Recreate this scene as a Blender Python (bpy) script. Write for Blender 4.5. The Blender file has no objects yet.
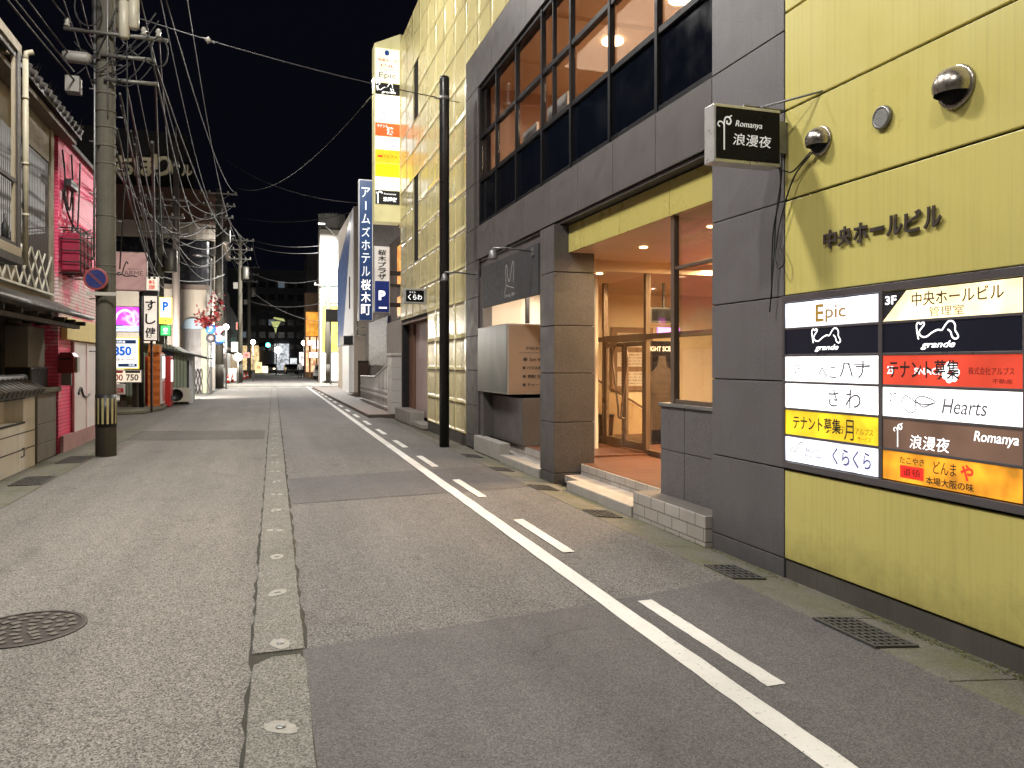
import bpy, bmesh, math, random
from mathutils import Vector, Matrix
random.seed(7)
R = math.radians
sc = bpy.context.scene
COL = sc.collection
PI = math.pi
# ------------------------------------------------------------------ camera model (street axis = +Y, facade to the right at x = 3.8)
F, VX, VY, HC = 769.0, 264.0, 363.0, 1.6
TH = math.atan((512 - VX) / F); SN, CS = math.sin(TH), math.cos(TH)
def ray(px, py):
    a = (px - 512) / F; b = (VY - py) / F
    return (SN + a * CS, CS - a * SN, b)
def XP(px, py, x):
    d = ray(px, py); t = x / d[0]; return (d[1] * t, HC + d[2] * t)
def YP(px, py, y):
    d = ray(px, py); t = y / d[1]; return (d[0] * t, HC + d[2] * t)
def GP(px, py, z=0.0):
    d = ray(px, py); t = (z - HC) / d[2]; return (d[0] * t, d[1] * t)
# ------------------------------------------------------------------ materials
MATS = {}
def nt_new(name):
    m = bpy.data.materials.new(name); m.use_nodes = True
    nt = m.node_tree; b = nt.nodes['Principled BSDF']
    return m, nt, b
def N(nt, t, **kw):
    n = nt.nodes.new(t)
    for k, v in kw.items():
        if k.startswith('i_'):
            key = k[2:]
            key = int(key) if key.isdigit() else key.replace('_', ' ')
            n.inputs[key].default_value = v
        else: setattr(n, k, v)
    return n
def L(nt, a, b): nt.links.new(a, b)
def pos(nt, scale=(1, 1, 1)):
    g = N(nt, 'ShaderNodeNewGeometry'); mp = N(nt, 'ShaderNodeMapping')
    mp.inputs['Scale'].default_value = scale
    L(nt, g.outputs['Position'], mp.inputs['Vector']); return mp.outputs['Vector']
def noise(nt, vec, scale, detail=4, rough=.55):
    n = N(nt, 'ShaderNodeTexNoise'); n.inputs['Scale'].default_value = scale
    n.inputs['Detail'].default_value = detail; n.inputs['Roughness'].default_value = rough
    L(nt, vec, n.inputs['Vector']); return n.outputs['Fac']
def ramp(nt, fac, stops):
    r = N(nt, 'ShaderNodeValToRGB'); e = r.color_ramp.elements
    while len(e) < len(stops): e.new(.5)
    for i, (p, c) in enumerate(stops):
        e[i].position = p; e[i].color = (c[0], c[1], c[2], 1) if not isinstance(c, (int, float)) else (c, c, c, 1)
    L(nt, fac, r.inputs['Fac']); return r.outputs['Color']
def mixc(nt, fac, a, b, mode='MIX'):
    m = N(nt, 'ShaderNodeMix'); m.data_type = 'RGBA'; m.blend_type = mode
    for s, v in ((0, fac), (6, a), (7, b)):
        if hasattr(v, 'is_linked'): L(nt, v, m.inputs[s])
        else: m.inputs[s].default_value = v if isinstance(v, (int, float)) else (v[0], v[1], v[2], 1)
    return m.outputs[2]
def bump(nt, b, h, strength=.3, dist=.01):
    n = N(nt, 'ShaderNodeBump'); n.inputs['Strength'].default_value = strength; n.inputs['Distance'].default_value = dist
    L(nt, h, n.inputs['Height']); L(nt, n.outputs['Normal'], b.inputs['Normal'])
def mat(name, c, rough=.6, metal=0., var=.18, scale=3., streak=0., fine=0., bmp=0., spec=.5, coat=0., foot=0.):
    """painted / metal / stone surface with grime: large blotches, optional vertical streaks and fine grain"""
    if name in MATS: return MATS[name]
    m, nt, b = nt_new(name); MATS[name] = m
    v = pos(nt)
    col = mixc(nt, noise(nt, v, scale, 5), [x * (1 - var) for x in c], [min(1, x * (1 + var)) for x in c])
    if streak:
        s = noise(nt, pos(nt, (16, 16, .35)), 2.2, 6, .75)
        s = ramp(nt, s, [(.48, 1.0), (.66, 1 - streak * .45), (.8, 1 - streak)])
        col = mixc(nt, 1.0, col, s, 'MULTIPLY')
    if fine:
        s = ramp(nt, noise(nt, v, 115, 2), [(.34, 1 - fine), (.7, 1 + 0.0)])
        col = mixc(nt, 1.0, col, s, 'MULTIPLY')
    if foot:
        sx = N(nt, 'ShaderNodeSeparateXYZ'); L(nt, v, sx.inputs[0])
        ma = N(nt, 'ShaderNodeMath', operation='MULTIPLY_ADD'); L(nt, noise(nt, v, 5, 6, .75), ma.inputs[0]); ma.inputs[1].default_value = .7; L(nt, sx.outputs['Z'], ma.inputs[2])
        col = mixc(nt, 1.0, col, ramp(nt, ma.outputs[0], [(.25, 1 - foot), (.75, 1.0)]), 'MULTIPLY')
    L(nt, col, b.inputs['Base Color'])
    rr = ramp(nt, noise(nt, v, scale * 2.3, 4), [(.3, max(.03, rough - .1)), (.7, min(1, rough + .1))])
    L(nt, rr, b.inputs['Roughness'])
    b.inputs['Metallic'].default_value = metal
    b.inputs['Specular IOR Level'].default_value = spec
    b.inputs['Coat Weight'].default_value = coat
    if bmp: bump(nt, b, noise(nt, v, 120, 3), bmp, .004)
    return m
def emit(name, c, e, base=None, uneven=.25, sc_=2.6):
    """translucent back-lit plastic, also glow put into unlit faces: emission with the tubes' soft unevenness"""
    if name in MATS: return MATS[name]
    m, nt, b = nt_new(name); MATS[name] = m
    b.inputs['Base Color'].default_value = (*(base or [x * .8 for x in c]), 1)
    b.inputs['Roughness'].default_value = .35
    b.inputs['Emission Color'].default_value = (*c, 1)
    v = pos(nt)
    s = ramp(nt, noise(nt, v, sc_, 2), [(.3, e * (1 - uneven)), (.7, e * (1 + uneven))])
    L(nt, s, b.inputs['Emission Strength'])
    return m
def glass(name, tint=(.9, .95, .95), refl=.12, rough=.02):
    if name in MATS: return MATS[name]
    m = bpy.data.materials.new(name); m.use_nodes = True; MATS[name] = m
    nt = m.node_tree; nt.nodes.clear()
    o = N(nt, 'ShaderNodeOutputMaterial'); t = N(nt, 'ShaderNodeBsdfTransparent'); g = N(nt, 'ShaderNodeBsdfGlossy')
    t.inputs['Color'].default_value = (*tint, 1); g.inputs['Roughness'].default_value = rough
    lw = N(nt, 'ShaderNodeLayerWeight', i_Blend=.25); mr = N(nt, 'ShaderNodeMapRange')
    mr.inputs['To Min'].default_value = refl * .4; mr.inputs['To Max'].default_value = min(1, refl * 3)
    L(nt, lw.outputs['Fresnel'], mr.inputs['Value'])
    mx = N(nt, 'ShaderNodeMixShader'); L(nt, mr.outputs['Result'], mx.inputs[0]); L(nt, t.outputs[0], mx.inputs[1]); L(nt, g.outputs[0], mx.inputs[2])
    L(nt, mx.outputs[0], o.inputs['Surface']); return m
def asphalt(name, dark, light, agg=.5, tint=None, moss=0.):
    m, nt, b = nt_new(name); MATS[name] = m
    v = pos(nt)
    vo = N(nt, 'ShaderNodeTexVoronoi'); vo.inputs['Scale'].default_value = 140; L(nt, v, vo.inputs['Vector'])
    stone = ramp(nt, vo.outputs['Color'], [(.15, dark), (.9, light)])
    vo2 = N(nt, 'ShaderNodeTexVoronoi'); vo2.inputs['Scale'].default_value = 38; L(nt, v, vo2.inputs['Vector'])
    pit = ramp(nt, vo2.outputs['Distance'], [(.05, .55), (.35, 1.0)])
    col = mixc(nt, agg, stone, pit, 'MULTIPLY')
    big = ramp(nt, noise(nt, pos(nt, (1, .35, 1)), .9, 6, .65), [(.3, .84), (.7, 1.10)])
    col = mixc(nt, 1.0, col, big, 'MULTIPLY')
    mid = ramp(nt, noise(nt, v, 7, 5, .7), [(.35, .93), (.65, 1.05)])
    col = mixc(nt, 1.0, col, mid, 'MULTIPLY')
    spk = ramp(nt, noise(nt, v, 210, 1), [(.68, 0.0), (.78, .8)])
    col = mixc(nt, spk, col, [min(1, x * 2.0) for x in light])
    # oil stains, polished wheel tracks and hairline cracks
    st = ramp(nt, noise(nt, pos(nt, (1, .5, 1)), 2.3, 3, .5), [(.60, 1.0), (.74, .80)])
    col = mixc(nt, 1.0, col, st, 'MULTIPLY')
    tr = ramp(nt, noise(nt, pos(nt, (1.3, .04, 1)), 1.1, 3, .6), [(.35, .86), (.6, 1.06)])
    col = mixc(nt, 1.0, col, tr, 'MULTIPLY')
    wv = N(nt, 'ShaderNodeTexNoise'); wv.inputs['Scale'].default_value = 2.5; wv.inputs['Detail'].default_value = 4; L(nt, v, wv.inputs['Vector'])
    va = N(nt, 'ShaderNodeVectorMath', operation='MULTIPLY_ADD'); L(nt, wv.outputs['Color'], va.inputs[0]); va.inputs[1].default_value = (.5, .5, 0); L(nt, v, va.inputs[2])
    vc = N(nt, 'ShaderNodeTexVoronoi', feature='DISTANCE_TO_EDGE'); vc.inputs['Scale'].default_value = .55; L(nt, va.outputs[0], vc.inputs['Vector'])
    ck = ramp(nt, vc.outputs['Distance'], [(.0, 1.0), (.006, 0.0)])
    ckm = N(nt, 'ShaderNodeMath', operation='MULTIPLY'); L(nt, ck, ckm.inputs[0]); L(nt, ramp(nt, noise(nt, v, .8, 2), [(.52, 0.0), (.6, .35)]), ckm.inputs[1])
    col = mixc(nt, ckm.outputs[0], col, (.018, .017, .015))
    if moss:
        mm = ramp(nt, noise(nt, v, 3.2, 6, .7), [(.45, 0.0), (.65, moss)])
        col = mixc(nt, mm, col, (.09, .10, .03))
    L(nt, col, b.inputs['Base Color'])
    b.inputs['Roughness'].default_value = .82; b.inputs['Specular IOR Level'].default_value = .35
    h = N(nt, 'ShaderNodeMath', operation='ADD'); L(nt, vo.outputs['Distance'], h.inputs[0]); L(nt, vo2.outputs['Distance'], h.inputs[1])
    bump(nt, b, h.outputs[0], .55, .006)
    return m
def brick(name, c1, c2, mortar, bw, bh, ms=.012, rough=.6, patch=None, axis='x'):
    """running courses on a vertical wall; axis = wall normal"""
    m, nt, b = nt_new(name); MATS[name] = m
    g = N(nt, 'ShaderNodeNewGeometry'); sx = N(nt, 'ShaderNodeSeparateXYZ'); cx = N(nt, 'ShaderNodeCombineXYZ')
    L(nt, g.outputs['Position'], sx.inputs[0])
    L(nt, sx.outputs['Y' if axis == 'x' else 'X'], cx.inputs['X']); L(nt, sx.outputs['Z' if axis != 'z' else 'Y'], cx.inputs['Y'])
    t = N(nt, 'ShaderNodeTexBrick'); t.inputs['Scale'].default_value = 1
    t.inputs['Brick Width'].default_value = bw; t.inputs['Row Height'].default_value = bh; t.inputs['Mortar Size'].default_value = ms
    t.inputs['Color1'].default_value = (*c1, 1); t.inputs['Color2'].default_value = (*c2, 1); t.inputs['Mortar'].default_value = (*mortar, 1)
    L(nt, cx.outputs[0], t.inputs['Vector'])
    col = t.outputs['Color']
    if patch:
        zf = N(nt, 'ShaderNodeMapRange'); zf.inputs['From Min'].default_value = patch[1]; zf.inputs['From Max'].default_value = patch[2]
        L(nt, sx.outputs['Z'], zf.inputs['Value'])
        ad = N(nt, 'ShaderNodeMath', operation='ADD'); ml = N(nt, 'ShaderNodeMath', operation='MULTIPLY_ADD')
        L(nt, noise(nt, pos(nt, (1, 1, 1)), 1.1, 6, .7), ml.inputs[0]); ml.inputs[1].default_value = 1.6; ml.inputs[2].default_value = -.8
        L(nt, zf.outputs[0], ad.inputs[0]); L(nt, ml.outputs[0], ad.inputs[1])
        f = ramp(nt, ad.outputs[0], [(.05, 0.0), (.25, .85), (.42, .85), (.6, 0.0)])
        patched = mixc(nt, t.outputs['Fac'], patch[0], [x * .45 for x in patch[0]])  # whitish version of the bricks, mixed in over a noisy band of height
        col = mixc(nt, f, col, patched)
    gr = ramp(nt, noise(nt, pos(nt), 2.5, 5), [(.3, .8), (.7, 1.08)])
    L(nt, mixc(nt, 1.0, col, gr, 'MULTIPLY'), b.inputs['Base Color'])
    b.inputs['Roughness'].default_value = rough
    bump(nt, b, t.outputs['Fac'], -.4, .006)
    return m
def wood(name, c1, c2, rough=.5):
    m, nt, b = nt_new(name); MATS[name] = m
    L(nt, mixc(nt, noise(nt, pos(nt, (6, 6, .5)), 4, 5), c1, c2), b.inputs['Base Color']); b.inputs['Roughness'].default_value = rough
    return m
def ribs(name, c, period, depth, axis=1, rough=.6, dirt=.3):
    """corrugated sheet: waves along one axis"""
    m, nt, b = nt_new(name); MATS[name] = m
    w = N(nt, 'ShaderNodeTexWave'); w.wave_type = 'BANDS'; w.bands_direction = 'XYZ'[axis]
    w.inputs['Scale'].default_value = .314 / period
    L(nt, pos(nt), w.inputs['Vector'])
    d = ramp(nt, noise(nt, pos(nt, (4, 4, .6)), 1.5, 6, .7), [(.3, 1 - dirt), (.7, 1.05)])
    col = mixc(nt, 1.0, mixc(nt, w.outputs['Fac'], [x * .6 for x in c], c), d, 'MULTIPLY')
    L(nt, col, b.inputs['Base Color']); b.inputs['Roughness'].default_value = rough
    bump(nt, b, w.outputs['Fac'], .6, depth); return m
# ------------------------------------------------------------------ mesh builder
class MB:
    def __init__(s): s.v = []; s.f = []; s.m = []; s.sm = []
    def add(s, vs, fs, mi=0, smooth=False):
        o = len(s.v); s.v += [tuple(v) for v in vs]
        for f in fs: s.f.append([i + o for i in f]); s.m.append(mi); s.sm.append(smooth)
        return s
    def box(s, x0, x1, y0, y1, z0, z1, mi=0):
        x0, x1 = min(x0, x1), max(x0, x1); y0, y1 = min(y0, y1), max(y0, y1); z0, z1 = min(z0, z1), max(z0, z1)
        return s.add([(x0,y0,z0),(x1,y0,z0),(x1,y1,z0),(x0,y1,z0),(x0,y0,z1),(x1,y0,z1),(x1,y1,z1),(x0,y1,z1)],
              [(0,3,2,1),(4,5,6,7),(0,1,5,4),(1,2,6,5),(2,3,7,6),(3,0,4,7)], mi)
    def prism(s, poly, d0, d1, axis='y', mi=0):
        """poly: 2-D outline; axis y -> (x,z) outline swept in y; x -> (y,z); z -> (x,y)"""
        P = {'y': lambda p, d: (p[0], d, p[1]), 'x': lambda p, d: (d, p[0], p[1]), 'z': lambda p, d: (p[0], p[1], d)}[axis]
        n = len(poly); vs = [P(p, d0) for p in poly] + [P(p, d1) for p in poly]
        ar = sum(poly[i][0] * poly[(i+1) % n][1] - poly[(i+1) % n][0] * poly[i][1] for i in range(n))
        fl = (ar > 0) ^ (d1 < d0) ^ (axis == 'y')
        fs = [tuple(range(n))[::-1], tuple(range(n, 2*n))] + [(i, (i+1) % n, n + (i+1) % n, n + i) for i in range(n)]
        if not fl: fs = [f[::-1] for f in fs]
        return s.add(vs, fs, mi)
    def tube(s, pts, r, seg=8, mi=0, r2=None, caps=True):
        pts = [Vector(p) for p in pts]; n = len(pts); o = len(s.v); up = None
        for i, p in enumerate(pts):
            d = (pts[min(i+1, n-1)] - pts[max(i-1, 0)]).normalized()
            if up is None:
                up = Vector((0, 0, 1)) if abs(d.z) < .9 else Vector((1, 0, 0))
            a = d.cross(up)
            if a.length < 1e-4: a = d.cross(Vector((0, 1, 0)))
            a.normalize(); bb = a.cross(d).normalized(); up = bb
            rr = r if r2 is None else r + (r2 - r) * i / max(1, n-1)
            for k in range(seg):
                t = 2*PI*k/seg; s.v.append(tuple(p + a*math.cos(t)*rr + bb*math.sin(t)*rr))
        for i in range(n-1):
            for k in range(seg):
                s.f.append([o+i*seg+k, o+i*seg+(k+1) % seg, o+(i+1)*seg+(k+1) % seg, o+(i+1)*seg+k]); s.m.append(mi); s.sm.append(True)
        if caps:
            s.f.append([o+k for k in range(seg)][::-1]); s.m.append(mi); s.sm.append(False)
            s.f.append([o+(n-1)*seg+k for k in range(seg)]); s.m.append(mi); s.sm.append(False)
        return s
    def lathe(s, prof, c=(0,0,0), seg=20, axis='z', mi=0, smooth=True):
        """prof: (radius, height) pairs along the axis"""
        o = len(s.v)
        for (r, h) in prof:
            for k in range(seg):
                t = 2*PI*k/seg; a, b2 = r*math.cos(t), r*math.sin(t)
                p = {'z': (a, b2, h), 'y': (a, h, -b2), 'x': (h, a, b2)}[axis]
                s.v.append((p[0]+c[0], p[1]+c[1], p[2]+c[2]))
        for i in range(len(prof)-1):
            for k in range(seg):
                s.f.append([o+i*seg+k, o+i*seg+(k+1) % seg, o+(i+1)*seg+(k+1) % seg, o+(i+1)*seg+k]); s.m.append(mi); s.sm.append(smooth)
        s.f.append([o+k for k in range(seg)][::-1]); s.m.append(mi); s.sm.append(False)
        e = o+(len(prof)-1)*seg
        s.f.append([e+k for k in range(seg)]); s.m.append(mi); s.sm.append(False)
        return s
    def ball(s, c, r, seg=14, rings=8, mi=0, sc_=(1,1,1)):
        prof = [(max(.0005, r*math.sin(PI*i/rings)), -r*math.cos(PI*i/rings)) for i in range(rings+1)]
        o = len(s.v); s.lathe(prof, (0,0,0), seg, 'z', mi)
        for i in range(o, len(s.v)):
            v = s.v[i]; s.v[i] = (v[0]*sc_[0]+c[0], v[1]*sc_[1]+c[1], v[2]*sc_[2]+c[2])
        return s
    def xf(s, M, start=0):
        for i in range(start, len(s.v)): s.v[i] = tuple(M @ Vector(s.v[i]))
        return s
    def obj(s, name, mats, parent=None, world=False, bev=0., label=None):
        me = bpy.data.meshes.new(name)
        vs = s.v
        if world and parent is not None:
            Mi = ROOT[parent].inverted(); vs = [tuple(Mi @ Vector(v)) for v in vs]
        me.from_pydata(vs, [], s.f)
        if not isinstance(mats, (list, tuple)): mats = [mats]
        for mm in mats: me.materials.append(mm)
        me.polygons.foreach_set('material_index', s.m); me.polygons.foreach_set('use_smooth', s.sm)
        me.update()
        o = bpy.data.objects.new(name, me); COL.objects.link(o)
        if parent is not None:
            o.parent = parent; ROOT[o] = ROOT[parent]
        else: ROOT[o] = Matrix.Identity(4)
        if bev:
            b = o.modifiers.new('edge', 'BEVEL'); b.width = bev; b.segments = 2; b.limit_method = 'ANGLE'; b.angle_limit = R(40)
        if label: o['label'] = label
        return o
ROOT = {}
def thing(name, label, cat, loc=(0,0,0), rz=0., group=None):
    o = bpy.data.objects.new(name, None); COL.objects.link(o); o.empty_display_size = .2
    o.location = loc; o.rotation_euler = (0, 0, rz); o['label'] = label; o['category'] = cat
    if group: o['group'] = group
    ROOT[o] = Matrix.Translation(loc) @ Matrix.Rotation(rz, 4, 'Z'); return o
def tag(o, label, cat, group=None):
    o['label'] = label; o['category'] = cat
    if group: o['group'] = group
    return o
def struct(o): o['kind'] = 'structure'; return o
def dup(root, loc, rz=0., label=None, group=None):
    r = root.copy(); COL.objects.link(r); r.location = loc; r.rotation_euler = (0, 0, rz)
    if label: r['label'] = label
    if group: r['group'] = group
    ROOT[r] = Matrix.Translation(loc) @ Matrix.Rotation(rz, 4, 'Z')
    for ch in [o for o in COL.objects if o.parent == root]:
        c = ch.copy(); COL.objects.link(c); c.parent = r
        for g in [o for o in COL.objects if o.parent == ch]:
            d = g.copy(); COL.objects.link(d); d.parent = c
    return r
# ------------------------------------------------------------------ lettering
def glyph(s, bold=0., shear=0., res=3):
    """one line of text -> (verts 2-D, faces)"""
    cu = bpy.data.curves.new('lettering', 'FONT'); cu.body = s; cu.size = 1; cu.offset = bold; cu.shear = shear
    cu.resolution_u = res; cu.align_x = 'CENTER'; cu.fill_mode = 'FRONT'; cu.extrude = .006
    o = bpy.data.objects.new('lettering', cu); COL.objects.link(o)
    dg = bpy.context.evaluated_depsgraph_get()
    me = bpy.data.meshes.new_from_object(o.evaluated_get(dg))
    vs = [tuple(v.co) for v in me.vertices]; fs = [tuple(p.vertices) for p in me.polygons]
    bpy.data.objects.remove(o); bpy.data.curves.remove(cu); bpy.data.meshes.remove(me)
    return vs, fs
def put(mb, s, cx, cz, w, h, y=-.004, bold=.012, shear=0., mi=0, thick=.003, rot=0., keep=False):
    """text fitted into w x h centred at (cx, cz), standing on the local plane y (front = -y)"""
    vs, fs = glyph(s, bold, shear)
    if not vs: return
    if rot:
        c_, s_ = math.cos(rot), math.sin(rot); vs = [(a*c_-b*s_, a*s_+b*c_, d) for a, b, d in vs]
    x0, x1 = min(v[0] for v in vs), max(v[0] for v in vs); y0, y1 = min(v[1] for v in vs), max(v[1] for v in vs)
    kx, ky = w/max(1e-3, x1-x0), h/max(1e-3, y1-y0)
    if keep: kx = ky = min(kx, ky)
    out = [(cx+(a-(x0+x1)/2)*kx, y-(thick if d > 0 else 0), cz+(b-(y0+y1)/2)*ky) for a, b, d in vs]
    mb.add(out, fs, mi)
def vput(mb, s, cx, ztop, pitch, w, h, y=-.004, bold=.02, mi=0, thick=.003):
    for i, ch in enumerate(s):
        if ch == 'ー': put(mb, ch, cx, ztop-pitch*(i+.5), w*.16, h*.85, y, bold, 0, mi, thick, rot=-PI/2)
        elif ch != ' ': put(mb, ch, cx, ztop-pitch*(i+.5), w, h, y, bold, 0, mi, thick)
def letters(lines, material, parent, y=-.004, name='lettering', thick=.003):
    """lines: (text, cx, cz, w, h[, bold[, shear]])"""
    mb = MB()
    for ln in lines: put(mb, *ln[:5], y=y, bold=ln[5] if len(ln) > 5 else .012, shear=ln[6] if len(ln) > 6 else 0, thick=thick)
    return mb.obj(name, material, parent)
def stroke(mb, pts, r, y=-.006, mi=0, close=False):
    """a painted line on a sign face: flat ribbon along 2-D points"""
    P = smooth2(pts, close)
    n = len(P); vs = []
    for i, p in enumerate(P):
        a = P[max(0, i-1)]; b = P[min(n-1, i+1)]; dx, dz = b[0]-a[0], b[1]-a[1]; l = math.hypot(dx, dz) or 1
        nx, nz = -dz/l*r, dx/l*r
        vs += [(p[0]+nx, y, p[1]+nz), (p[0]-nx, y, p[1]-nz)]
    mb.add(vs, [(2*i, 2*i+1, 2*i+3, 2*i+2) for i in range(n-1)], mi)
def smooth2(pts, close=False, k=5):
    if close: pts = list(pts)+[pts[0]]
    if len(pts) < 3: return pts
    out = []; n = len(pts)
    for i in range(n-1):
        p0, p1, p2, p3 = pts[max(0, i-1)], pts[i], pts[i+1], pts[min(n-1, i+2)]
        for j in range(k):
            t = j/k
            out.append(tuple(.5*((2*b)+(c-a)*t+(2*a-5*b+4*c-d)*t*t+(3*b-a-3*c+d)*t**3) for a, b, c, d in zip(p0, p1, p2, p3)))
    out.append(pts[-1]); return out
def disc(mb, cx, cz, rx, rz_, y, mi=0, seg=24):
    mb.add([(cx+rx*math.cos(2*PI*k/seg), y, cz+rz_*math.sin(2*PI*k/seg)) for k in range(seg)], [tuple(range(seg))], mi)
def quad(mb, x0, x1, z0, z1, y, mi=0):
    mb.add([(x0,y,z0),(x1,y,z0),(x1,y,z1),(x0,y,z1)], [(0,1,2,3)], mi)
def sag(a, b, d, n=14):
    a, b = Vector(a), Vector(b)
    return [a.lerp(b, i/n)-Vector((0, 0, d*4*(i/n)*(1-i/n))) for i in range(n+1)]
FACE_CAM, FACE_L, FACE_R = 0., -PI/2, PI/2      # front of a sign towards the camera / towards -x / towards +x
# =================================================================== materials used below
yellow = mat('yellow_panel', (.58, .51, .16), .36, 0, .10, .6, streak=.24, fine=.06, foot=.5)
yellow_gloss = mat('yellow_metal', (.68, .60, .29), .25, .0, .05, .4, streak=.04, spec=.6)
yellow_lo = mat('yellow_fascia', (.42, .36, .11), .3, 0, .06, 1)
granite = mat('grey_cladding', (.158, .150, .158), .5, 0, .16, 1.6, streak=.22, fine=.55, bmp=.2, foot=.4)
granite_b = mat('brown_grey_cladding', (.112, .101, .098), .5, 0, .16, 1.6, streak=.22, fine=.55, bmp=.2, foot=.4)
joint = mat('joint_dark', (.012, .011, .012), .9, 0, .1)  # near-black backing, joints, grooves and openings
plinth = mat('mossy_plinth', (.065, .06, .05), .9, 0, .4, 3, streak=.4, bmp=.4)
stone = mat('pale_granite', (.36, .34, .31), .8, 0, .22, 4, streak=.25, fine=.35, bmp=.3)
frame_d = mat('dark_frame', (.005, .005, .006), .45, 0, .1, spec=.2)
steel = mat('brushed_steel', (.15, .11, .08), .35, .4, .06, 1)
steel_d = mat('grey_metal', (.22, .22, .22), .45, .6, .15, 5)
navy = mat('navy_spandrel', (.002, .003, .006), .15, 0, .2, 1, spec=.2)
cream = mat('cream_interior', (.80, .70, .50), .7, 0, .06, 1)
ceil_m = mat('warm_ceiling', (.66, .52, .36), .45, 0, .06, 1)
tile_r = brick('red_brown_tile', (.10, .042, .026), (.12, .052, .032), (.04, .025, .02), .3, .3, .008, .4, axis='z')
tile_w = brick('pale_tile', (.33, .30, .27), (.38, .35, .32), (.12, .11, .10), .28, .12, .006, .6)
pane = glass('window_glass', (.86, .86, .86), .12)
pane_d = glass('door_glass', (.95, .95, .95), .05)
black = mat('black_paint', (.012, .012, .013), .45, 0, .2, 6)
black_g = mat('black_acrylic', (.006, .006, .009), .3, 0, .1, 2, spec=.12)
white_p = mat('white_paint', (.74, .73, .70), .5, 0, .08, 5, streak=.15)
grey_p = mat('grey_paint', (.38, .38, .37), .5, .1, .12, 5, streak=.2)
ink_w = mat('white_lettering', (.82, .82, .82), .5, 0, .02)
ink_k = mat('black_lettering', (.015, .015, .02), .5, 0, .02)
ink_g = mat('grey_lettering', (.15, .15, .18), .5, 0, .05)
ink_r = mat('red_lettering', (.6, .03, .03), .5, 0, .05)
ink_b = mat('blue_lettering', (.03, .12, .55), .5, 0, .05)
glow_w = emit('lit_white_lettering', (1, 1, 1), 1.2, uneven=.1)
concrete = mat('concrete', (.30, .28, .245), .9, 0, .28, 2.5, streak=.3, fine=.25, bmp=.4)
cable_m = mat('cable_rubber', (.010, .010, .011), .6, 0, .1)
red_cloth = mat('red_mat', (.38, .03, .02), .9, 0, .15, 12)
# =================================================================== ground and road
road_l = asphalt('asphalt_old', (.048, .044, .040), (.285, .268, .245), .6, moss=.0)
road_r = asphalt('asphalt_grey', (.045, .042, .041), (.245, .232, .224), .6)
road_p = asphalt('asphalt_patch', (.066, .062, .064), (.150, .141, .143), .35)
strip_m = asphalt('exposed_aggregate_concrete', (.07, .067, .06), (.28, .27, .25), .65, moss=.12)
gutter_m = asphalt('gutter_concrete', (.095, .089, .074), (.185, .176, .152), .3, moss=.55)
earth_m = asphalt('ground_asphalt', (.05, .048, .045), (.14, .135, .13), .5)
def sheet(mb, pts, z): mb.add([(x, y, z) for x, y in pts], [tuple(range(len(pts)))])
def skew(y): return .0115 * (y - 3)
g = MB(); sheet(g, [(-400, -60), (400, -60), (400, 700), (-400, 700)], -.09)
struct(g.obj('ground', earth_m))
road = thing('road', 'worn two tone asphalt street running between the buildings', 'road'); del road['label'], road['category']; road['kind'] = 'structure'
g = MB(); sheet(g, [(-2.75, -12), (-.09, -12), (-.09+skew(60), 60), (-2.2, 60), (-2.75, 40)], 0)
g.obj('old_asphalt', road_l, road)
rng = random.Random(3)
def rag(x0, x1, ys, amp):                      # ribbon with crumbling long edges
    l = [(x0+skew(y)+rng.uniform(-amp, amp), y) for y in ys]; r = [(x1+skew(y)+rng.uniform(-amp, amp), y) for y in ys]
    return l + r[::-1]
def ribbon(mb, x0, x1, ya, yb, amp, z, step=.05, mi=0, grow=1.012):
    y = ya; ys = []
    st = step
    while y < yb: ys.append(y); y += st; st *= grow
    ys.append(yb)
    o = len(mb.v)
    for q in ys:
        mb.v.append((x0+skew(q)+rng.uniform(-amp, amp), q, z)); mb.v.append((x1+skew(q)+rng.uniform(-amp, amp), q, z))
    for i in range(len(ys)-1):
        mb.f.append([o+2*i, o+2*i+1, o+2*i+3, o+2*i+2]); mb.m.append(mi); mb.sm.append(False)
g = MB(); ribbon(g, .16, 3.262, 4.2, 22, .003, .0, .2); ribbon(g, .16, 3.05, 22, 60, .003, .0, .4); g.obj('grey_asphalt', road_r, road)
g = MB(); o_ = [(.16, -12), (3.268, -12), (3.268, 4.93), (2.6, 4.78), (1.6, 4.62), (.8, 4.52), (.205, 4.44)]; sheet(g, o_, .004); g.obj('smooth_patch', road_p, road)
g = MB(); sheet(g, [(.29, 9.05), (1.6, 9.2), (3.0, 9.35), (3.26, 9.4), (3.26, 11.5), (2.0, 11.3), (.32, 11.05)], .004); g.obj('smooth_patch', road_p, road)
g = MB(); ribbon(g, -.09, .216, -12, 60, .017, .003, .016, grow=1.008); crack = mat('crumbled_crack', (.030, .028, .020), .95, 0, .5, 20, bmp=.6); g.obj('crumbled_edge', crack, road)
# long bands of fresher asphalt and trench repair on the old half
g = MB(); sheet(g, [(-2.75, 17.5), (-.0, 17.0), (.03, 19.2), (-2.75, 19.8)], .004); g.obj('trench_repair', asphalt('asphalt_trench', (.06, .056, .05), (.15, .141, .128), .5), road)
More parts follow.
